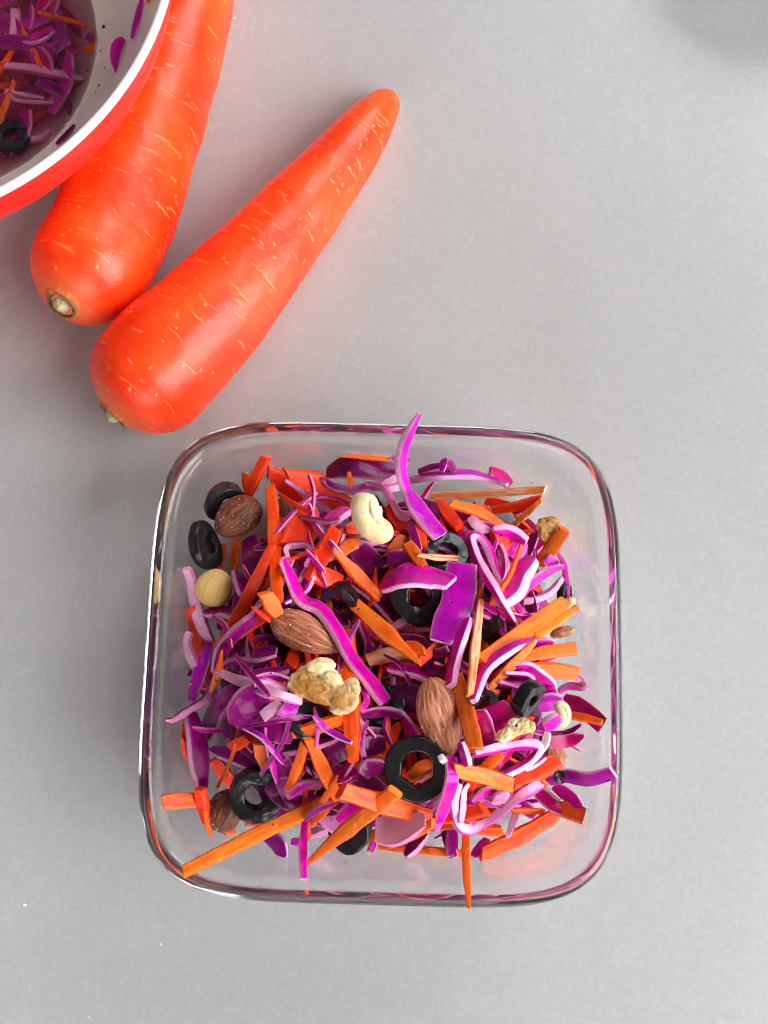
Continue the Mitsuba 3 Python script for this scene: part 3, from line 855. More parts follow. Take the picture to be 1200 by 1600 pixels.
for i in range(985):
    deep, fine_ = i < 540, 540 <= i < 900
    if i == 900:
        jm, jc = joined(mass)
        put('cabbage_shreds', jm, 'mat_cabbage', color=jc, smooth=True, label='tangle of dark purple cabbage shreds filling the dish under the single strips', cat='cabbage shreds', kind='stuff')
        jm, jc = joined(masses['c'])
        put('carrot_shreds', jm, 'mat_stick', color=jc, smooth=True, label='fine orange carrot shreds tangled among the cabbage under the single sticks', cat='carrot shreds', kind='stuff')
    while True:
        x, y = rnd.uniform(-0.05, 0.05), rnd.uniform(-0.04, 0.062)
        rs = (abs((x - 0.0005) / 0.054) ** 3.4 + abs((y - 0.010) / 0.053) ** 3.4) ** (1 / 3.4)
        if rs < (0.93 if deep else 0.85) and (not deep or i < 250 or rs > 0.55):
            break
    z = 0.012 + 0.028 * (1 - rs ** 2.6)
    d = np.array([x, y, z - CAM_H])
    dep = d @ np.array([0, ST, -CT])
    cx, cyy = 600 + 1600 * d[0] / dep, 800 - 1600 * (d @ np.array([0, CT, ST])) / dep
    ang, ln = rnd.uniform(0, math.pi), rnd.uniform(80, 160) * (1.0 if rs < 0.62 else 0.66)
    if rs > 0.66:      # near the foot of the heap pieces lie along the wall
        ang = math.atan2(y - 0.010, x - 0.0005) * -1 + math.pi / 2 + rnd.uniform(-0.5, 0.5)
    ux_, uy_ = math.cos(ang), math.sin(ang)
    bend = rnd.uniform(-0.28, 0.28) * ln
    pts = [(cx - ux_ * ln / 2, cyy - uy_ * ln / 2), (cx - uy_ * bend * 0.6, cyy + ux_ * bend * 0.6), (cx + ux_ * ln / 2, cyy + uy_ * ln / 2)]
    if fine_:
        if i % 3 == 0:
            carrot(pts, rnd.uniform(7, 13), rnd.choice('rrob'), (rnd.uniform(.2, .7), rnd.uniform(.3, .9)), rigid=False, heap_up=True)
        else:
            cabbage(pts, rnd.uniform(5, 16), rnd.choice([1.5, 2, 4, 5, 6, 7]), rnd.choice('LR'), rnd.choice('dppmrv'), (rnd.uniform(.3, .8), rnd.uniform(.3, .8)), heap_up=True)
    elif not deep and i % 5 < 2:
        carrot(pts if i % 2 else [pts[0], pts[2]], rnd.uniform(9, 19), rnd.choice('rrob'), (rnd.uniform(.3, .9), rnd.uniform(.4, .9)), group=FILL_C, rigid=False)
    else:
        cabbage(pts, rnd.uniform(34, 60) if deep else rnd.uniform(9, 26), 2 if deep else rnd.choice([1.5, 2, 4, 6, 8]), rnd.choice('LR'), rnd.choice('ddppr' if deep else 'ddppmr'), (rnd.uniform(.3, .9), rnd.uniform(.3, .9)), group=FILL_K, heap_up=deep)
KEEP = [(371, 808), (321, 852), (335, 918), (402, 1240), (351, 1266), (652, 1200), (655, 930), (697, 864), (479, 991), (688, 1120), (588, 808), (824, 1093), (505, 1072), (806, 1140), (531, 938), (763, 771)]


def thin_shreds(count, seed):
    g = random.Random(seed)
    for i in range(count):
        while True:
            x, y = g.uniform(300, 900), g.uniform(735, 1320)
            if (abs((x - 600) / 300) ** 3.4 + abs((y - 1030) / 290) ** 3.4) ** (1 / 3.4) < 0.93 and min(math.hypot(x - q[0], y - q[1]) for q in KEEP) > 62:
                break
        a, ln = g.uniform(0, math.pi), g.uniform(45, 110)
        dx, dy, b = math.cos(a) * ln / 2, math.sin(a) * ln / 2, g.uniform(-0.3, 0.3)
        if i % 4 == 0:
            carrot([(x - dx, y - dy), (x + dy * b * .5, y - dx * b * .5), (x + dx, y + dy)], g.uniform(6, 11), g.choice('rro'), (g.uniform(.2, .6), g.uniform(.3, .8)), group='carrot sticks in the salad', rigid=False)
        else:
            cabbage([(x - dx, y - dy), (x - dx * .3 + dy * b, y - dy * .3 - dx * b), (x + dx * .4 + dy * b * .6, y + dy * .4 - dx * b * .6), (x + dx, y + dy)], g.uniform(4, 10), g.uniform(2, 5), g.choice('LR'), g.choice('mpvr'), (g.uniform(.3, .7), g.uniform(.3, .7)))


K, C = cabbage, carrot
# --- lower pieces
C([(298, 950), (315, 1030)], 20, 'r'); C([(290, 1130), (293, 1160)], 16, 'r'); C([(284, 1152), (300, 1192)], 14, 'r', (.3, .8))
C([(347, 850), (340, 888)], 20, 'b'); C([(372, 842), (364, 890)], 16, 'b')
C([(440, 812), (452, 840)], 20, 'r'); C([(383, 738), (385, 765)], 14, 'o')
C([(320, 1075), (335, 1022)], 16, 'r'); C([(452, 1042), (464, 1012)], 22, 'r'); C([(418, 1092), (440, 1094)], 14, 'r')
C([(362, 1168), (390, 1153)], 20, 'r'); C([(334, 1186), (364, 1228)], 24, 'r'); C([(405, 1160), (416, 1192)], 24, 'b')
C([(385, 1285), (413, 1284)], 14, 'r'); C([(350, 1300), (366, 1298)], 14, 'o'); C([(595, 1182), (622, 1128)], 18, 'r'); C([(611, 1082), (642, 1058)], 18, 'r')
C([(608, 792), (630, 832)], 22, 'r'); C([(655, 808), (661, 852)], 18, 'r'); C([(610, 862), (632, 838)], 18, 'b'); C([(557, 968), (582, 988)], 16, 'r')
C([(592, 1322), (692, 1331)], 14, 'o', label='thin carrot stick lying on the dish floor below the olive ring with the round hole')
C([(672, 1330), (725, 1334)], 14, 'o'); C([(772, 915), (786, 936)], 20, 'r'); C([(770, 842), (806, 852)], 26, 'r'); C([(825, 848), (833, 870)], 14, 'o')
C([(735, 792), (766, 806)], 24, 'r'); C([(748, 1296), (786, 1298)], 18, 'o'); C([(755, 1202), (782, 1178)], 16, 'o'); C([(487, 1288), (521, 1247)], 16, 'o', (.5, .8))
C([(470, 1229), (500, 1230)], 8, 'o'); C([(567, 1178), (602, 1187)], 14, 'o'); C([(575, 1318), (583, 1298)], 20, 'o'); C([(752, 1086), (778, 1081)], 10, 'o')
C([(630, 986), (656, 1001)], 8, 'o', (.3, .5)); C([(497, 935), (521, 918)], 12, 'o')
K([(512, 738), (550, 728), (618, 738)], 44, 2, 'R', 'd', (.5, .7), label='broad dark purple cabbage leaf behind the cashew at the back of the pile')
K([(655, 737), (690, 728), (712, 735)], 14, 3, 'R', 'p'); K([(690, 737), (697, 718), (711, 737)], 14, 2, 'R', 'p', (.6, .6))
K([(765, 736), (780, 742), (797, 758)], 26, 2, 'R', 'r', label='dark magenta cabbage scrap at the back beside the pale carrot stick')
K([(553, 852), (570, 868), (592, 890)], 38, 2, 'L', 'd'); K([(605, 872), (625, 876), (650, 882)], 32, 3, 'L', 'd'); K([(390, 842), (398, 900)], 36, 2, 'L', 'd')
K([(640, 815), (655, 860)], 14, 3, 'L', 'p'); K([(800, 797), (822, 788)], 22, 2, 'L', 'r'); K([(340, 978), (360, 978)], 14, 2, 'L', 'p')
K([(814, 818), (830, 838), (846, 856)], 42, 2, 'L', 'r', (.8, .9), label='flat wine-red cabbage leaf piece below the amber walnut scrap')
K([(291, 1050), (306, 1052)], 12, 2, 'L', 'p'); K([(613, 1085), (640, 1090), (664, 1104)], 46, 2, 'L', 'd'); K([(665, 1026), (685, 1030), (704, 1034)], 46, 2, 'L', 'd')
K([(530, 1135), (545, 1150), (600, 1150)], 30, 2, 'L', 'd'); K([(560, 1215), (600, 1240)], 30, 2, 'L', 'd'); K([(500, 1195), (520, 1180), (556, 1160)], 30, 2, 'L', 'd'); K([(440, 1200), (470, 1260)], 40, 2, 'L', 'p'); K([(430, 1170), (445, 1215)], 36, 2, 'L', 'p')
K([(400, 1142), (430, 1137), (460, 1150)], 40, 2, 'L', 'p', (.6, .6), label='rounded purple cabbage leaf piece below the walnut and the violet leaf edge')
K([(455, 1315), (482, 1317)], 12, 3, 'L', 'v'); K([(481, 1305), (518, 1293)], 10, 10, 'L', 'k'); K([(770, 1100), (790, 1150)], 48, 2, 'L', 'r'); K([(745, 1110), (760, 1165)], 36, 3, 'L', 'r')
K([(577, 1332), (585, 1316)], 10, 3, 'L', 'm'); K([(762, 1312), (740, 1340)], 14, 5, 'L', 'm'); K([(560, 1170), (600, 1160)], 30, 2, 'L', 'd')
K([(805, 1190), (815, 1205)], 40, 2, 'L', 'r'); K([(725, 1250), (740, 1275)], 22, 2, 'L', 'r'); K([(800, 1085), (840, 1090)], 30, 2, 'L', 'p')
K([(848, 1228), (862, 1240), (876, 1254)], 7, 7, 'L', 'w', label='narrow white cabbage rib beside the dark magenta strip near the dish corner')
almond(446, 797, 60, 40, 60, 'dark', 'almond almost hidden behind two carrot pieces near the back', salt=False)
olive(545, 1296, 36, 14, 16, 'black olive ring low at the front edge under the long thin carrot sticks', tilt=30, tdeg=200)
olive(598, 1103, 34, 14, 16, 'black olive ring showing as a dark band above the two front almonds', tilt=20, tdeg=90)
olive(482, 1128, 30, 12, 16, 'black olive ring lying low between walnut and short carrot stick', tilt=20, tdeg=60)
olive(757, 1096, 20, 7, 14, 'small glossy olive scrap beside the almond with the pointed end down', tilt=40, tdeg=90, arc=200)
olive(884, 932, 20, 7, 12, 'bluish olive scrap at the dish wall above the carrot bundle', tilt=50, tdeg=0, arc=220)
olive(755, 968, 30, 13, 15, 'black olive ring half behind the pale upright carrot stick', tilt=25, tdeg=180)
thin_shreds(38, 31)
# --- left and back, middle layer
K([(291, 888), (298, 905), (305, 935), (315, 975), (333, 1010)], 5, 17, 'R', 'k', (.7, .4), label='pale lilac cabbage strip running down beside the dish wall under the hazelnut')
K([(297, 988), (291, 1005), (300, 1030), (309, 1050)], 4, 13, 'R', 'k', (.7, .5))
K([(366, 892), (378, 932)], 8, 10, 'R', 'p', (.5, .6)); K([(318, 960), (348, 955), (370, 962)], 18, 7, 'R', 'p', (.4, .8))
olive(350, 784, 33, 12, 22, 'black olive end standing behind the dark almond at the back corner', tilt=62, tdeg=300)
olive(321, 852, 39, 15, 18, 'black olive ring standing on edge against the dish wall above the hazelnut', tilt=70, tdeg=12)
C([(419, 736), (445, 755), (466, 782)], 32, 'r', (.6, .9)); C([(448, 742), (490, 755), (541, 792)], 38, 'r', (.5, .8), label='broad carrot slice with curved outline at the back of the pile')
K([(446, 750), (480, 773), (520, 802)], 5, 10, 'R', 'p', (.3, .4), label='pale lilac cabbage strip lying along the broad carrot slice at the back')
C([(385, 778), (400, 745), (416, 713)], 20, 'r', label='carrot stick jutting up past the dark almond at the back')
C([(422, 762), (427, 810), (433, 940)], 22, 'r', label='long upright carrot stick between the dark almond and the carrot wedge', tone2='o')
C([(458, 852), (470, 832), (483, 800), (488, 790)], 52, 'r', (.9, .35), label='flat triangular carrot wedge pointing up behind the cashew', h=10)
C([(426, 850), (390, 930), (350, 1003)], 22, 'r', (.5, .9), label='long carrot stick slanting down past the hazelnut')
C([(525, 826), (505, 865), (482, 903)], 27, 'r', label='thick red-orange carrot stick slanting below the cashew'); C([(485, 893), (532, 912)], 30, 'r'); C([(530, 866), (545, 852), (560, 848)], 20, 'b')
K([(450, 874), (446, 858), (456, 852), (480, 852), (488, 866), (478, 884)], 5, 10, 'R', 'p', (.7, .5), label='small curled pink cabbage strip hooked below the carrot wedge')
K([(512, 822), (525, 808), (542, 795)], 24, 8, 'R', 'm', (.5, .7)); K([(499, 747), (520, 760), (550, 766), (575, 761), (602, 762)], 14, 4, 'R', 'p', (.3, .6))
C([(532, 713), (570, 714), (608, 718)], 9, 'o', (.3, .9), label='thin carrot stick lying across the back edge of the pile')
K([(612, 715), (640, 720)], 12, 3, 'R', 'p'); C([(545, 738), (549, 758)], 11, 'o', (.5, .8))
C([(636, 848), (648, 865), (660, 884)], 18, 'b', label='brownish carrot stick under the cashew pointing at the olive ring')
C([(340, 1012), (380, 982), (426, 953)], 22, 'r', label='red-orange carrot stick under the long purple ribbon beside the hazelnut')
C([(413, 926), (434, 960)], 23, 'o', label='carrot stub with dark speck above the tilted long almond')
K([(412, 945), (392, 968), (364, 993), (346, 1018), (338, 1048)], 14, 8, 'R', 'p', (.4, .8), label='dark purple ribbon curving down from the carrot stub')
K([(395, 1008), (403, 998), (434, 994)], 10, 4, 'L', 'p'); K([(398, 1022), (432, 1018)], 18, 4, 'R', 'p', label='short purple cabbage flap under the tilted long almond')
K([(328, 1004), (312, 1050), (300, 1094)], 24, 2, 'L', 'v', (.5, .6), label='straight violet cabbage strip standing near the dish wall')
K([(385, 1072), (350, 1095), (332, 1122), (320, 1158)], 32, 3, 'L', 'p', (.7, .5), label='wide violet cabbage strip curving down at the dish side'); K([(372, 1135), (395, 1100), (420, 1088)], 58, 2, 'L', 'p', (.6, .8), label='broad rounded purple leaf piece near the forked strip')
K([(298, 1115), (308, 1162), (316, 1234)], 22, 11, 'R', 'p', (.6, .5), label='purple strip with pale edge hanging down at the dish side towards the front')
K([(335, 1064), (322, 1092), (297, 1108), (272, 1124), (257, 1127)], 5, 12, 'L', 'p', (.9, .25), label='pale lilac strip reaching out to the dish wall')
K([(410, 1122), (425, 1112), (440, 1100)], 8, 18, 'L', 'k'); K([(436, 1122), (448, 1112), (460, 1098)], 24, 3, 'L', 'v', (.6, .6))
K([(376, 1061), (403, 1055), (450, 1047)], 12, 9, 'R', 'p', (.5, .5)); K([(397, 1070), (416, 1066), (450, 1080)], 4, 12, 'R', 'k', (.5, .5)); K([(339, 1052), (353, 1037), (374, 1032), (403, 1035), (432, 1026)], 6, 8, 'L', 'p', (.7, .4), label='upper arm of the forked pale strip beside the walnut')
K([(337, 1047), (362, 1059), (387, 1068), (416, 1080), (470, 1096)], 4, 14, 'L', 'k', (.6, .8), label='long pale lilac cabbage strip running below the walnut')
C([(250, 1254), (285, 1251), (318, 1251)], 24, 'o', (.9, .9), label='short flat carrot piece reaching out to the dish wall at the front corner', tone2='r'); C([(313, 1232), (321, 1285)], 18, 'r', (.9, .5)); C([(320, 1265), (324, 1287), (331, 1311)], 9, 'o', (.8, .2))
K([(330, 1170), (362, 1180), (398, 1196)], 18, 6, 'R', 'v', (.5, .9), label='short violet cabbage strip above the olive ring beside the front almond')
almond(351, 1266, 66, 54, 70, 'dark', 'dark almond half under the olive ring at the front corner', roll=10)
K([(415, 1302), (434, 1318), (447, 1339)], 28, 3, 'L', 'v', (.8, .2), label='bright violet cabbage tip pointing to the front of the dish')
olive(402, 1240, 42, 19, 26, 'thick black olive ring with oval hole beside the front corner almond', tilt=20, tdeg=300)
thin_shreds(34, 32)
# --- middle
K([(549, 912), (584, 938), (616, 974)], 8, 6, 'R', 'p'); K([(611, 986), (630, 973), (652, 971)], 4, 12, 'L', 'k', (.7, .4), label='short pink cabbage tip below the big olive ring')
C([(655, 1034), (685, 1008), (715, 981)], 18, 'r', label='carrot stick slanting under the pointed orange one at the centre'); K([(624, 995), (657, 1002), (680, 1020), (700, 1014)], 14, 3, 'L', 'd')
olive(655, 930, 46, 17, 18, 'large black olive ring under the bright magenta leaf piece', tilt=14, tdeg=270)
K([(722, 880), (716, 935), (705, 965), (688, 1003)], 54, 2, 'L', 'v', (.9, .6), label='wide bright violet leaf hanging down from the tilted olive ring')
K([(605, 1044), (645, 1049), (684, 1064)], 15, 9, 'R', 'm', (.4, .6), label='magenta strip with pale lower edge above the upright almond')
K([(566, 1116), (600, 1112), (628, 1116)], 14, 4, 'L', 'p'); K([(563, 1112), (573, 1093), (565, 1076)], 9, 3, 'L', 'm'); K([(614, 1057), (614, 1071)], 3, 6, 'L', 'k', (.4, .7))
C([(574, 1031), (606, 1024), (638, 1018)], 22, 'p', (.9, .9), label='pale rough carrot piece crossing under the magenta ribbon', tone2='o'); C([(632, 1010), (664, 1018)], 20, 'o', (.8, .5))
C([(541, 985), (546, 1080), (552, 1187)], 29, 'r', (.9, .55), label='thick upright carrot stick passing under the walnut', tone2='o')
C([(484, 1154), (504, 1200), (527, 1247)], 20, 'o', label='carrot stick slanting down from the short stick below the walnut'); C([(477, 1162), (466, 1195), (450, 1236)], 14, 'o', (.9, .8), label='thin carrot stick pointing down towards the oval-holed olive ring')
C([(457, 1147), (495, 1136), (534, 1122)], 19, 'o', (.6, .9), label='short carrot stick just below the walnut')
K([(567, 1212), (575, 1200), (602, 1200)], 24, 5, 'L', 'd', label='glossy dark curl of cabbage beside the round olive ring'); K([(450, 1245), (473, 1227), (508, 1221)], 11, 5, 'L', 'p'); K([(532, 1284), (548, 1270), (568, 1255)], 30, 2, 'L', 'm')
C([(533, 1235), (600, 1256), (672, 1276)], 29, 'r', label='wide carrot slice running across the front below the round olive ring', tone2='o'); C([(668, 1288), (730, 1278), (795, 1257)], 24, 'r', tone2='o')
C([(695, 1278), (757, 1264)], 22, 'r'); K([(695, 1298), (710, 1340)], 18, 3, 'L', 'p'); K([(707, 1294), (705, 1339)], 20, 3, 'R', 'p', label='blunt purple cabbage strip beside the carrot stick that overhangs the rim')
K([(668, 1300), (650, 1320), (634, 1339)], 15, 8, 'L', 'p', (.7, .3)); K([(587, 1298), (620, 1296), (664, 1281)], 6, 38, 'L', 'k', (.7, .25), label='broad pale pink cabbage rib piece at the front of the pile')
C([(610, 1318), (640, 1305), (677, 1286)], 16, 'o', label='carrot stick resting on the pale pink rib piece at the front')
C([(714, 1060), (730, 1115), (743, 1172)], 25, 'o', (.8, .9), label='carrot stick beside the upright almond, its lower end speckled', tone2='y')
# --- back right
C([(688, 785), (702, 805), (718, 824)], 22, 'r'); C([(760, 783), (792, 788)], 15, 'r'); C([(770, 797), (810, 790), (846, 779)], 17, 'r'); C([(703, 787), (745, 800), (792, 828)], 19, 'o', (.6, .6), label='curved carrot stick in the fan under the pale stick')
C([(815, 836), (829, 831)], 14, 'o', (.9, .3)); C([(799, 824), (822, 803), (846, 781)], 11, 'y', label='thin yellowish carrot stick slanting under the end of the pale stick')
walnut([(0, 0, 0, 20, 17, 12, 0), (-6, 14, -2, 12, 12, 9, 0)], 0, 'amber walnut scrap at the dish wall near the back corner', 858, 822, 36, (0.42, 0.17, 0.03), (0.72, 0.45, 0.16))
C([(842, 882), (862, 855), (883, 827)], 24, 'o', label='bright carrot stick leaning on the dish wall below the amber walnut scrap', tone2='y')
K([(640, 750), (690, 742), (740, 742), (793, 757)], 14, 8, 'R', 'v', (.7, .4), label='long violet strip with pale lower edge lying across the back')
K([(595, 759), (610, 750), (624, 742)], 5, 13, 'R', 'k'); K([(604, 764), (630, 760)], 5, 13, 'R', 'k')
C([(675, 775), (760, 771), (852, 765)], 15, 'p', (.9, .9), label='pale speckled carrot stick lying flat near the back corner', tone2='y')
K([(572, 755), (597, 761), (612, 783), (628, 808), (645, 808), (658, 797)], 7, 8, 'R', 'm', (.6, .3), label='thin wavy pink strip hooked between cashew and tall violet strip')
K([(800, 872), (816, 845)], 30, 3, 'L', 'm'); K([(733, 808), (748, 822), (764, 829)], 8, 14, 'R', 'k', (.4, .4)); K([(770, 828), (797, 831), (823, 846)], 12, 12, 'L', 'm', (.3, .6), label='pink and magenta strip above the looped strip')
K([(853, 872), (869, 883)], 20, 3, 'L', 'v'); K([(868, 860), (880, 880), (884, 905), (888, 936)], 7, 4, 'R', 'm', (.4, .4)); K([(882, 884), (857, 893), (826, 915), (811, 940)], 12, 5, 'R', 'm', (.4, .7))
K([(833, 874), (815, 895), (800, 925), (779, 942)], 24, 14, 'L', 'm', (.5, .7), label='magenta strip with broad wet white edge beside the looped strip'); K([(836, 858), (838, 894)], 5, 5, 'R', 'm', (.6, .6))
K([(879, 903), (863, 922), (842, 935), (816, 940)], 5, 12, 'L', 'k', (.4, .7), label='pale lilac ribbon curving beside the dish wall above the carrot bundle')
K([(808, 979), (790, 950), (773, 920), (757, 895), (743, 868), (735, 840), (748, 837), (763, 857), (774, 888), (784, 908), (790, 890), (787, 865), (779, 848)], 8, 10, 'R', 'm', (.3, .4), label='long magenta strip folded into a narrow loop', wave=.5)
thin_shreds(26, 33)
# --- right
walnut([(0, 0, 0, 20, 9, 8, 0)], 15, 'brown nut scrap sticking out beneath the carrot bundle at the dish wall', 878, 988, 40, (0.33, 0.12, 0.05), (0.55, 0.28, 0.14))
walnut([(0, 0, 0, 10, 9, 8, 0), (-9, 9, 0, 9, 9, 8, 0), (6, -8, 0, 8, 8, 7, 0)], 0, 'cream nut crumbs beside the ends of the carrot bundle', 886, 948, 30, (0.70, 0.52, 0.28), (0.85, 0.72, 0.46))
K([(830, 1008), (862, 1010)], 24, 3, 'L', 'v'); C([(822, 992), (876, 962)], 18, 'r'); C([(750, 1034), (815, 990), (882, 940)], 25, 'o', label='long carrot stick on top of the bundle leaning to the dish wall', tone2='y')
C([(838, 995), (870, 972), (901, 950)], 13, 'y', label='thin pale carrot stick beside the long one in the bundle'); C([(808, 1032), (850, 1020), (897, 1014)], 21, 'o', (.4, .9), label='carrot stick with tapered end below the bundle'); C([(815, 1046), (855, 1046), (899, 1052)], 21, 'o', (.7, .9), label='lower short carrot stick with slanted end at the dish wall')
K([(835, 1000), (800, 1013), (758, 1046), (740, 1096)], 12, 9, 'L', 'm', (.5, .5), label='magenta strip curving under the carrot bundle'); C([(765, 1076), (795, 1045), (836, 1003)], 14, 'y', (.7, .5), label='thin yellowish carrot stick between magenta strip and carrot bundle')
K([(790, 1052), (825, 1056), (829, 1067), (800, 1069), (779, 1066), (814, 1076)], 4, 7, 'L', 'm', (.5, .5), label='tightly folded pink strip below the carrot bundle', wave=.4)
K([(802, 1042), (825, 1042), (846, 1056), (861, 1073), (858, 1092)], 12, 6, 'L', 'm', (.5, .6)); K([(855, 1072), (862, 1095)], 26, 2, 'L', 'm')
K([(862, 1090), (887, 1073), (915, 1073), (897, 1054)], 7, 8, 'L', 'm', (.5, .5), label='ruffled strip end with white edge near the dish wall'); K([(840, 1103), (858, 1097), (878, 1097)], 24, 4, 'L', 'v')
olive(824, 1093, 31, 12, 22, 'black olive slice standing on edge above the small walnut piece', tilt=66, tdeg=325)
K([(882, 1088), (912, 1108), (943, 1134)], 26, 3, 'L', 'r', (.35, 1.0), label='spiky magenta leaf piece reaching towards the dish wall under a thin carrot stick')
cashew([(866, 1100), (879, 1108), (880, 1124), (868, 1134)], [9, 11, 11, 8], 'cream cashew piece peeking out near the spiky magenta leaf')
C([(887, 1117), (915, 1122), (941, 1129)], 12, 'o', (.9, .8), label='thin carrot stick lying on the spiky magenta leaf')
K([(850, 1135), (862, 1128), (874, 1120)], 16, 7, 'L', 'm'); K([(856, 1144), (853, 1158), (847, 1173)], 5, 10, 'R', 'w', (.6, .5), label='white cabbage rib beside the small walnut piece')
almond(866, 1184, 56, 36, 84, 'light', 'almond half hidden at the dish wall beside the front carrot stick', salt=False)
K([(858, 1160), (885, 1158), (913, 1149)], 22, 2, 'L', 'r', (.8, .15), label='spiky dark magenta scrap above the half hidden almond')
C([(800, 1227), (835, 1208), (869, 1190)], 26, 'r', (.6, .9), label='red-orange carrot stick pointing at the half hidden almond')
K([(720, 1160), (732, 1197)], 9, 7, 'L', 'm'); K([(850, 1182), (836, 1190), (818, 1201)], 10, 6, 'L', 'm')
K([(742, 1178), (783, 1168), (830, 1163), (842, 1171), (825, 1192), (788, 1213)], 6, 11, 'L', 'm', (.6, .6), label='pink strip bent into a hairpin beside the speckled carrot stick', wave=.5)
walnut([(0, 0, 0, 26, 12, 10, 28), (18, -9, 2, 14, 13, 10, 0), (30, -8, 0, 9, 9, 8, 0), (4, -12, 0, 9, 9, 8, 0)], 0, 'small cream walnut piece below the standing olive slice', 798, 1144, 56, (0.62, 0.42, 0.18), (0.87, 0.76, 0.50))
# --- front right
C([(752, 1335), (810, 1308), (872, 1271)], 27, 'r', label='long carrot stick along the front edge of the pile near the dish corner', tone2='o'); C([(868, 1262), (892, 1268), (916, 1277)], 26, 'o', (.8, .95), label='blunt carrot end beside the front dish corner')
K([(866, 1227), (888, 1243), (909, 1263)], 22, 3, 'L', 'm', (.7, .4)); K([(838, 1236), (858, 1254), (878, 1270)], 20, 3, 'R', 'r', (.7, .3)); K([(815, 1258), (838, 1273)], 20, 5, 'L', 'm'); K([(808, 1270), (800, 1290), (792, 1310)], 5, 11, 'R', 'k', (.7, .3))
C([(800, 1266), (849, 1268)], 11, 'o', (.7, .8), label='small thin carrot stick crossing the violet strips near the front corner')
K([(738, 1252), (762, 1236), (792, 1241)], 12, 5, 'L', 'm', (.3, .6)); K([(770, 1246), (792, 1246)], 18, 8, 'L', 'k')
K([(732, 1224), (724, 1236), (722, 1260), (720, 1284)], 4, 9, 'L', 'm', (.5, .5)); C([(709, 1203), (752, 1211), (799, 1226)], 24, 'o', (.8, .95), label='speckled carrot stick beside the round olive ring', tone2='y')
K([(718, 1225), (709, 1255), (715, 1287), (737, 1296), (775, 1275), (810, 1247), (842, 1227)], 6, 13, 'L', 'm', (.5, .9), label='long pale pink strip bent into a wide hook at the front', wave=.5)
K([(842, 1224), (868, 1217), (885, 1212), (920, 1217), (959, 1207)], 24, 3, 'L', 'v', (.35, .9), label='bright violet strip reaching over to the dish rim', z=[38, 42, 47, 53, 59])
olive(875, 1214, 10, 3, 16, 'tiny black olive scrap on the bright violet strip', arc=300, zoff=.001)
# --- top pieces
K([(604, 912), (628, 900), (656, 899), (705, 911)], 36, 8, 'R', 'm', (.7, .6), label='bright magenta leaf piece lying across the large olive ring', camber=.05)
olive(697, 864, 36, 15, 20, 'black olive ring tilted towards the viewer with an almond sliver on it', tilt=22, tdeg=60)
C([(652, 867), (685, 871), (716, 872)], 11, 'b', (.5, .8), label='narrow brown sliver of almond skin lying on the tilted olive ring', tone2='p')
C([(520, 858), (555, 895), (592, 934)], 18, 'o', (.35, .8), label='tapered carrot stick pointing at the broken olive piece')
olive(531, 938, 30, 13, 24, 'broken black olive piece at the head of the long magenta ribbon', tilt=40, tdeg=250, arc=230, a0=-60)
C([(552, 942), (600, 985), (657, 1037)], 24, 'o', (.9, .25), label='bright pointed carrot stick crossing the centre', tone2='y')
K([(731, 968), (717, 1005), (710, 1035), (704, 1072)], 11, 12, 'L', 'm', (.6, .7), label='pink-edged magenta strip beside the pale upright carrot stick')
C([(751, 938), (744, 1000), (734, 1087)], 15, 'y', (.6, .6), label='pale upright carrot stick with white rough side', tone2='p')
K([(441, 874), (455, 905), (472, 938), (500, 952), (525, 985), (550, 1030), (578, 1065), (602, 1098)], 17, 8, 'R', 'm', (.5, .9), label='long magenta ribbon running from the carrot wedge past the walnut', camber=.05)
K([(656, 646), (645, 665), (630, 700), (627, 738), (640, 778), (657, 812), (690, 840)], 15, 10, 'R', 'v', (.25, .9), z=[66, 63, 58, 53, 51, 48, 47], label='tall violet strip curling up over the back rim of the dish')
K([(640, 772), (660, 805), (688, 838)], 28, 4, 'R', 'v', (.7, .9), label='broad foot of the tall violet strip leading to the tilted olive ring')
almond(371, 808, 84, 66, 222, 'dark', 'dark brown almond leaning against the olive end near the back corner', pitch=12, roll=15)
hazelnut(335, 918, 58, 'round blanched hazelnut beside the dish wall', 235)
almond(479, 991, 122, 58, -26, 'light', 'long almond lying tilted above the walnut', pitch=6, blunt=1.25)
walnut([(-6, 4, 0, 40, 22, 11, -20, .05), (30, 16, 1, 30, 22, 11, -30, .15), (-28, -6, -1, 26, 24, 10, 60, 0), (-4, -30, 4, 24, 14, 11, 10, .95), (12, -14, 4, 24, 13, 10, -35, .9), (44, 4, 1, 14, 18, 9, 0, .45), (28, 36, 0, 16, 9, 8, 0, .6)], 0, 'large broken walnut piece near the middle of the salad', 504, 1072, 90, (0.40, 0.165, 0.025), (0.80, 0.62, 0.34))
olive(652, 1201, 50, 25, 17, 'black olive ring with round hole lying flat at the front', tilt=8, tdeg=250)
K([(705, 1184), (705, 1222), (693, 1262), (681, 1300)], 18, 3, 'R', 'm', (.8, .2), label='bright magenta strip ending in a point below the upright almond', camber=.05)
almond(688, 1121, 124, 68, -76, 'light', 'large upright almond in the middle of the front half', pitch=-4, blunt=0.85, roll=-10)
K([(688, 1189), (696, 1184)], 10, 8, 'L', 'w', (.9, .9), label='tiny white cube of cabbage core at the tip of the upright almond')
C([(481, 1348), (545, 1294), (618, 1236)], 22, 'y', (.3, .9), label='long pale carrot stick slanting out at the front', tone2='o')
C([(287, 1362), (400, 1305), (525, 1246)], 24, 'o', (.8, .9), label='longest carrot stick, its end resting on the front rim corner', tone2='y', z=[58.5, 55, 53])
C([(728, 1297), (729, 1360), (733, 1419)], 13, 'o', (.9, .35), label='thin carrot stick overhanging the front rim of the dish', z=[50, 56, 60])
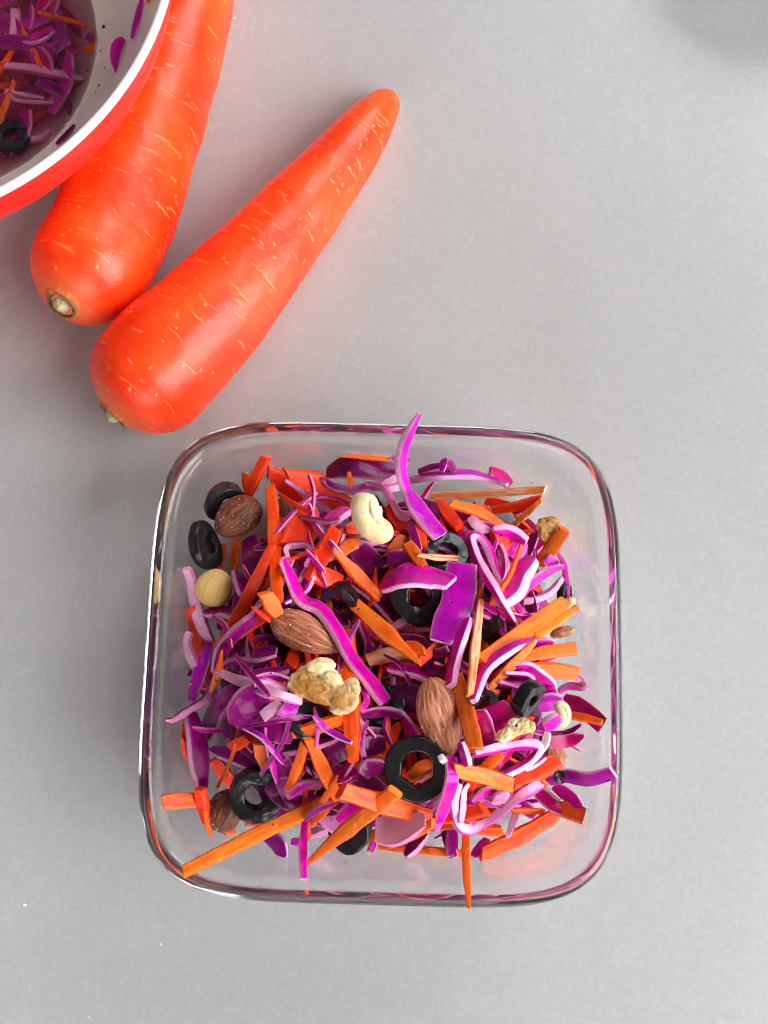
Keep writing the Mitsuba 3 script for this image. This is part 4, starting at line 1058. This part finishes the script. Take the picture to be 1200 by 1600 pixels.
K([(476, 1284), (473, 1330), (475, 1374)], 13, 3, 'R', 'm', (.8, .8), label='narrow magenta strip hanging straight down at the front', z=[46, 51, 57])

cashew([(580, 772), (572, 792), (580, 820), (613, 840)], [21, 25, 23, 17], 'whole cream cashew lying at the back of the pile', zadd=0.004)

# pepper specks in the salad
specks = []
for (x, y) in [(297, 896), (412, 936), (338, 1062), (383, 988), (459, 742), (561, 952), (735, 838), (763, 938), (805, 979), (742, 1197), (520, 903), (636, 847), (701, 1010), (449, 1040), (380, 1190), (765, 905), (783, 836), (610, 900), (666, 905), (423, 1052)]:
    p = at(x, y, 0.045)
    for _ in range(5):
        z = float(hm(np.array([p[0]]), np.array([p[1]]))[0]) + 0.0004
        p = at(x, y, z)
    m = trimesh.creation.icosphere(subdivisions=1, radius=rnd.uniform(0.00035, 0.0007))
    m.vertices *= np.array([1, rnd.uniform(.6, 1), .7])
    m.apply_translation(p)
    specks.append((put('pepper_speck', m, 'mat_pepper', smooth=False, cat='pepper', group='pepper specks on the salad'), x, y))
# water drops left on the salad and on the dish wall
drops = []
gd = random.Random(12)
for i in range(150):
    x, y = gd.uniform(310, 890), gd.uniform(740, 1310)
    p = at(x, y, 0.042)
    for _ in range(5):
        p = at(x, y, float(hm(np.array([p[0]]), np.array([p[1]]))[0]) + 0.0001)
    m = trimesh.creation.icosphere(subdivisions=2, radius=gd.uniform(0.00025, 0.0006))
    m.vertices *= np.array([1, gd.uniform(.75, 1), .6])
    m.apply_translation(p)
    drops.append(m)
put('water_drops', trimesh.util.concatenate(drops), 'mat_brine', smooth=True, label='tiny clear drops of dressing beaded on the salad', cat='drops', kind='stuff')
# white crumbs on the table
for (x, y, r, where_) in [(38, 1414, .0009, 'largest white crumb on the bare table beside the front of the dish'), (251, 1475, .0005, 'white crumb on the table just in front of the dish corner'), (46, 1546, .0003, 'faint smaller white crumb near the lower table corner'), (138, 1589, .0004, 'white crumb at the very lower edge of the table view'), (366, 28, .0006, 'white crumb beside the upper end of the carrot under the bowl')]:
    m = trimesh.creation.icosphere(subdivisions=1, radius=r)
    m.vertices *= np.array([1.5, .8, .6])
    m.apply_transform(trimesh.transformations.rotation_matrix(rnd.uniform(0, 3), [0, 0, 1]))
    m.apply_translation(at(x, y, r * .5))
    m.vertices = (m.vertices - m.vertices.mean(0)) * 0.65 + m.vertices.mean(0) * [1, 1, 0.65]
    put('crumb', m, 'mat_salt', smooth=False, label=where_, cat='crumb', group='white crumbs on the table')

# ------------------------------------------------------------------ salad in the bowl's brine
bowl_zmap = lambda x, y: float(np.interp(math.hypot(x - BC[0], y - BC[1]), inn[::-1, 0], inn[::-1, 1]))
BG = 'cabbage strips in the brine'


def bowl_strip(pts, purple, pale, side, tone, depth, label, taper=(.6, .6), on_wall=False, orange=False):
    """depth: how far below the brine's surface (negative: lying on the bowl's wall)."""
    z = LIQ - depth - (0.0016 if 0 <= depth < 0.0019 else 0)
    if on_wall:
        z = 0.045
        for _ in range(6):
            q = at(*np.mean(pts, 0), z)
            z = bowl_zmap(q[0], q[1]) + 0.0015
    if orange:
        return carrot(pts, purple, tone, taper, z=[z * 1000] * 2, label=label, group='carrot sticks in the brine')
    return cabbage(pts, purple, pale, side, tone, taper, z=[z * 1000] * 2, label=label, group=BG)


gb = random.Random(5)
for i in range(46):
    for _ in range(60):
        x, y = gb.uniform(-40, 125), gb.uniform(-60, 270)
        q = at(x, y, LIQ)
        if math.hypot(q[0] - BC[0], q[1] - BC[1]) < edge_r - 0.008:
            break
    a, ln = gb.uniform(0, 3.14), gb.uniform(50, 115)
    dx, dy = math.cos(a) * ln / 2, math.sin(a) * ln / 2
    dep = gb.uniform(0.002, 0.010)
    if i % 5 == 0:
        bowl_strip([(x - dx, y - dy), (x + dx, y + dy)], gb.uniform(10, 18), 0, 'L', 'o', dep, None, orange=True)
    else:
        bowl_strip([(x - dx, y - dy), (x + dy * .2, y - dx * .2), (x + dx, y + dy)], gb.uniform(16, 42), gb.choice([2, 3, 5]), 'L', gb.choice('pprmmv'), dep, None)
bowl_strip([(60, 21), (100, 32), (144, 45)], 9, 0, 'L', 'o', .0010, 'thin carrot stick floating across the brine in the bowl', (.8, .3), orange=True)
bowl_strip([(135, 82), (158, 68), (179, 52)], 22, 0, 'L', 'o', .0002, 'thick end of a carrot piece at the brine edge in the bowl', (.8, .9), orange=True)
bowl_strip([(172, 55), (188, 34), (203, 8)], 11, 0, 'L', 'o', -.005, 'thin pointed carrot piece rising up the bowl wall', (.9, .2), orange=True)
bowl_strip([(9, 104), (48, 109), (87, 117), (131, 126)], 4, 16, 'L', 'k', .0006, 'long pale pink cabbage rib floating across the bowl')
bowl_strip([(25, 16), (24, 38), (21, 60)], 4, 16, 'L', 'k', .001, 'short pale cabbage rib upright in the bowl brine')
bowl_strip([(9, 142), (30, 150), (70, 156)], 3, 9, 'L', 'k', .0008, 'upper thin pale sliver floating in the bowl'); bowl_strip([(9, 146), (32, 159), (86, 162)], 3, 7, 'R', 'k', .0008, 'lower thin pale sliver floating in the bowl')
bowl_strip([(50, 220), (66, 217), (78, 205)], 4, 14, 'L', 'k', .0006, 'pale cabbage flake beside the olive ring in the bowl'); bowl_strip([(50, 10), (51, 28), (46, 48)], 6, 4, 'L', 'v', .001, 'thin pink-edged shred standing beside the pale rib in the bowl')
bowl_strip([(48, 95), (75, 82), (110, 65)], 20, 3, 'L', 'v', .0012, 'violet cabbage piece just under the brine surface'); bowl_strip([(60, 128), (85, 140), (105, 150)], 26, 3, 'R', 'p', .002, 'purple cabbage piece below the long pale rib in the bowl')
bowl_strip([(110, 152), (111, 182)], 9, 1, 'L', 'd', .0004, 'short dark shred at the brine edge in the bowl'); bowl_strip([(88, 226), (103, 212), (117, 196)], 9, 1, 'L', 'd', -.01, 'dark shred stuck to the bowl wall below the rim', on_wall=True)
bowl_strip([(194, 62), (182, 72), (178, 92), (184, 116)], 16, 7, 'R', 'm', -.01, 'curled magenta strip stuck to the bowl wall', on_wall=True); bowl_strip([(224, -4), (216, 30), (207, 62)], 14, 3, 'L', 'm', -.01, 'dark magenta strip stuck to the bowl wall close to the rim', on_wall=True)
bowl_strip([(232, -6), (230, 4)], 6, 0, 'L', 'o', -.01, 'carrot shred on the bowl wall just under the rim', on_wall=True, orange=True)
olive(18, 216, 30, 13, 18, 'black olive ring floating in the brine of the red bowl', tilt=10, tdeg=90, z=LIQ - 0.002)
for (x, y, r, c_) in [(139, 57, .0018, 'p'), (159, 79, .0008, 'd')]:
    q = at(x, y, LIQ)
    m = trimesh.creation.icosphere(subdivisions=3, radius=r)
    m.vertices *= np.array([1, 1, .45])
    m.apply_translation(at(x, y, max(LIQ, bowl_zmap(q[0], q[1])) + .0004))
    put('cabbage_flake', m, 'mat_cabbage', color=np.tile(np.array(TONES[c_]), (len(m.vertices), 1)), smooth=True, label='round dark purple cabbage flake at the brine edge' if c_ == 'p' else 'tiny dark cabbage flake on the bowl wall beside the carrot piece', cat='cabbage flake')
for (x, y, r) in [(162, 42, .0007), (163, 105, .0003), (154, 133, .0004), (149, 144, .0003), (115, 110, .0003), (137, 111, .0004)]:
    z = 0.04
    for _ in range(6):
        q = at(x, y, z)
        z = max(LIQ, bowl_zmap(q[0], q[1])) + .0003
    m = trimesh.creation.icosphere(subdivisions=1, radius=r)
    m.apply_translation(at(x, y, z))
    specks.append((put('pepper_speck', m, 'mat_pepper', smooth=False, cat='pepper', group='pepper specks in the bowl'), x, y))

# ------------------------------------------------------------------ labels for the pieces that have none yet: look, then the nearest marks
MARKS = [('the olive floating in the bowl', 18, 216), ('the long pale rib in the bowl', 70, 115), ('the thin carrot floating in the bowl', 100, 32), ('the short pale rib in the bowl', 23, 38), ('the cashew', 588, 808), ('the hazelnut', 335, 918), ('the large walnut', 505, 1070), ('the small walnut', 798, 1144), ('the upright almond', 688, 1120), ('the long tilted almond', 478, 991), ('the dark almond', 371, 808), ('the front corner almond', 350, 1268),
         ('the round-holed olive', 652, 1200), ('the oval-holed olive', 402, 1240), ('the large olive', 655, 930), ('the tilted olive', 697, 864), ('the broken olive', 531, 938), ('the standing olive slice', 824, 1093), ('the amber walnut scrap', 858, 822),
         ('the half hidden almond', 866, 1184), ('the pale upright stick', 743, 1010), ('the overhanging stick', 730, 1360), ('the speckled flat stick', 763, 770)]
TW = {'m': 'magenta', 'v': 'violet', 'd': 'dark purple', 'p': 'purple', 'k': 'pale pink', 'w': 'white', 'r': 'wine-red'}
CW = {'o': 'orange', 'r': 'red-orange', 'y': 'yellowish', 'p': 'pale', 'b': 'brownish'}


def way(d):
    ang = math.degrees(math.atan2(-d[1], d[0])) % 360
    return ['right of', 'up and right of', 'above', 'up and left of', 'below left of', 'down and left of', 'below', 'down and right of'][int((ang + 22.5) // 45) % 8] if not 157.5 <= ang < 202.5 else 'left of'


used = {v.get('label') for v in labels.values()}
for b in book:
    if b['label']:
        continue
    near = sorted(MARKS, key=lambda m_: math.hypot(b['p'][0] - m_[1], b['p'][1] - m_[2]))
    size = 'tiny' if b['L'] < 25 else 'short' if b['L'] < 50 else 'long'
    tone = (CW if b['kind'] == 'carrot stick' else TW)[b['tone']]
    run = 'upright' if abs(b['dir'][1]) > 2 * abs(b['dir'][0]) else 'level' if abs(b['dir'][0]) > 2 * abs(b['dir'][1]) else 'slanting'
    for m_ in near:
        m2 = [x for x in near if x is not m_][0]
        lab = f"{size} {tone} {run} {b['kind'].replace('cabbage strip', 'cabbage scrap' if b['L'] < 45 else 'cabbage strip')} {way(b['p'] - np.array(m_[1:]))} {m_[0]}"
        if lab in used:
            lab += f", near {m2[0]}"
        if b['grp'] and 'deep' in b['grp'] and len(lab.split()) < 15:
            lab = 'half buried ' + lab
        if lab not in used:
            break
    if lab in used and b['grp']:
        labels[b['key']]['label'] = f"{b['kind']} buried deep in the salad, hardly showing"
        continue
    used.add(lab)
    labels[b['key']]['label'] = ' '.join(lab.split()[:16])
for k, x, y in specks:
    ms = sorted(MARKS, key=lambda m_: math.hypot(x - m_[1], y - m_[2]))
    for m_ in ms:
        size = 'black speck of pepper on the white bowl wall' if x < 200 and y < 200 else 'black speck of ground pepper on the salad'
        lab = f"{size} {way((x - m_[1], y - m_[2]))} {m_[0].replace(' in the bowl', '')}"
        if lab not in used:
            break
    used.add(lab)
    labels[k]['label'] = ' '.join(lab.split()[:16])
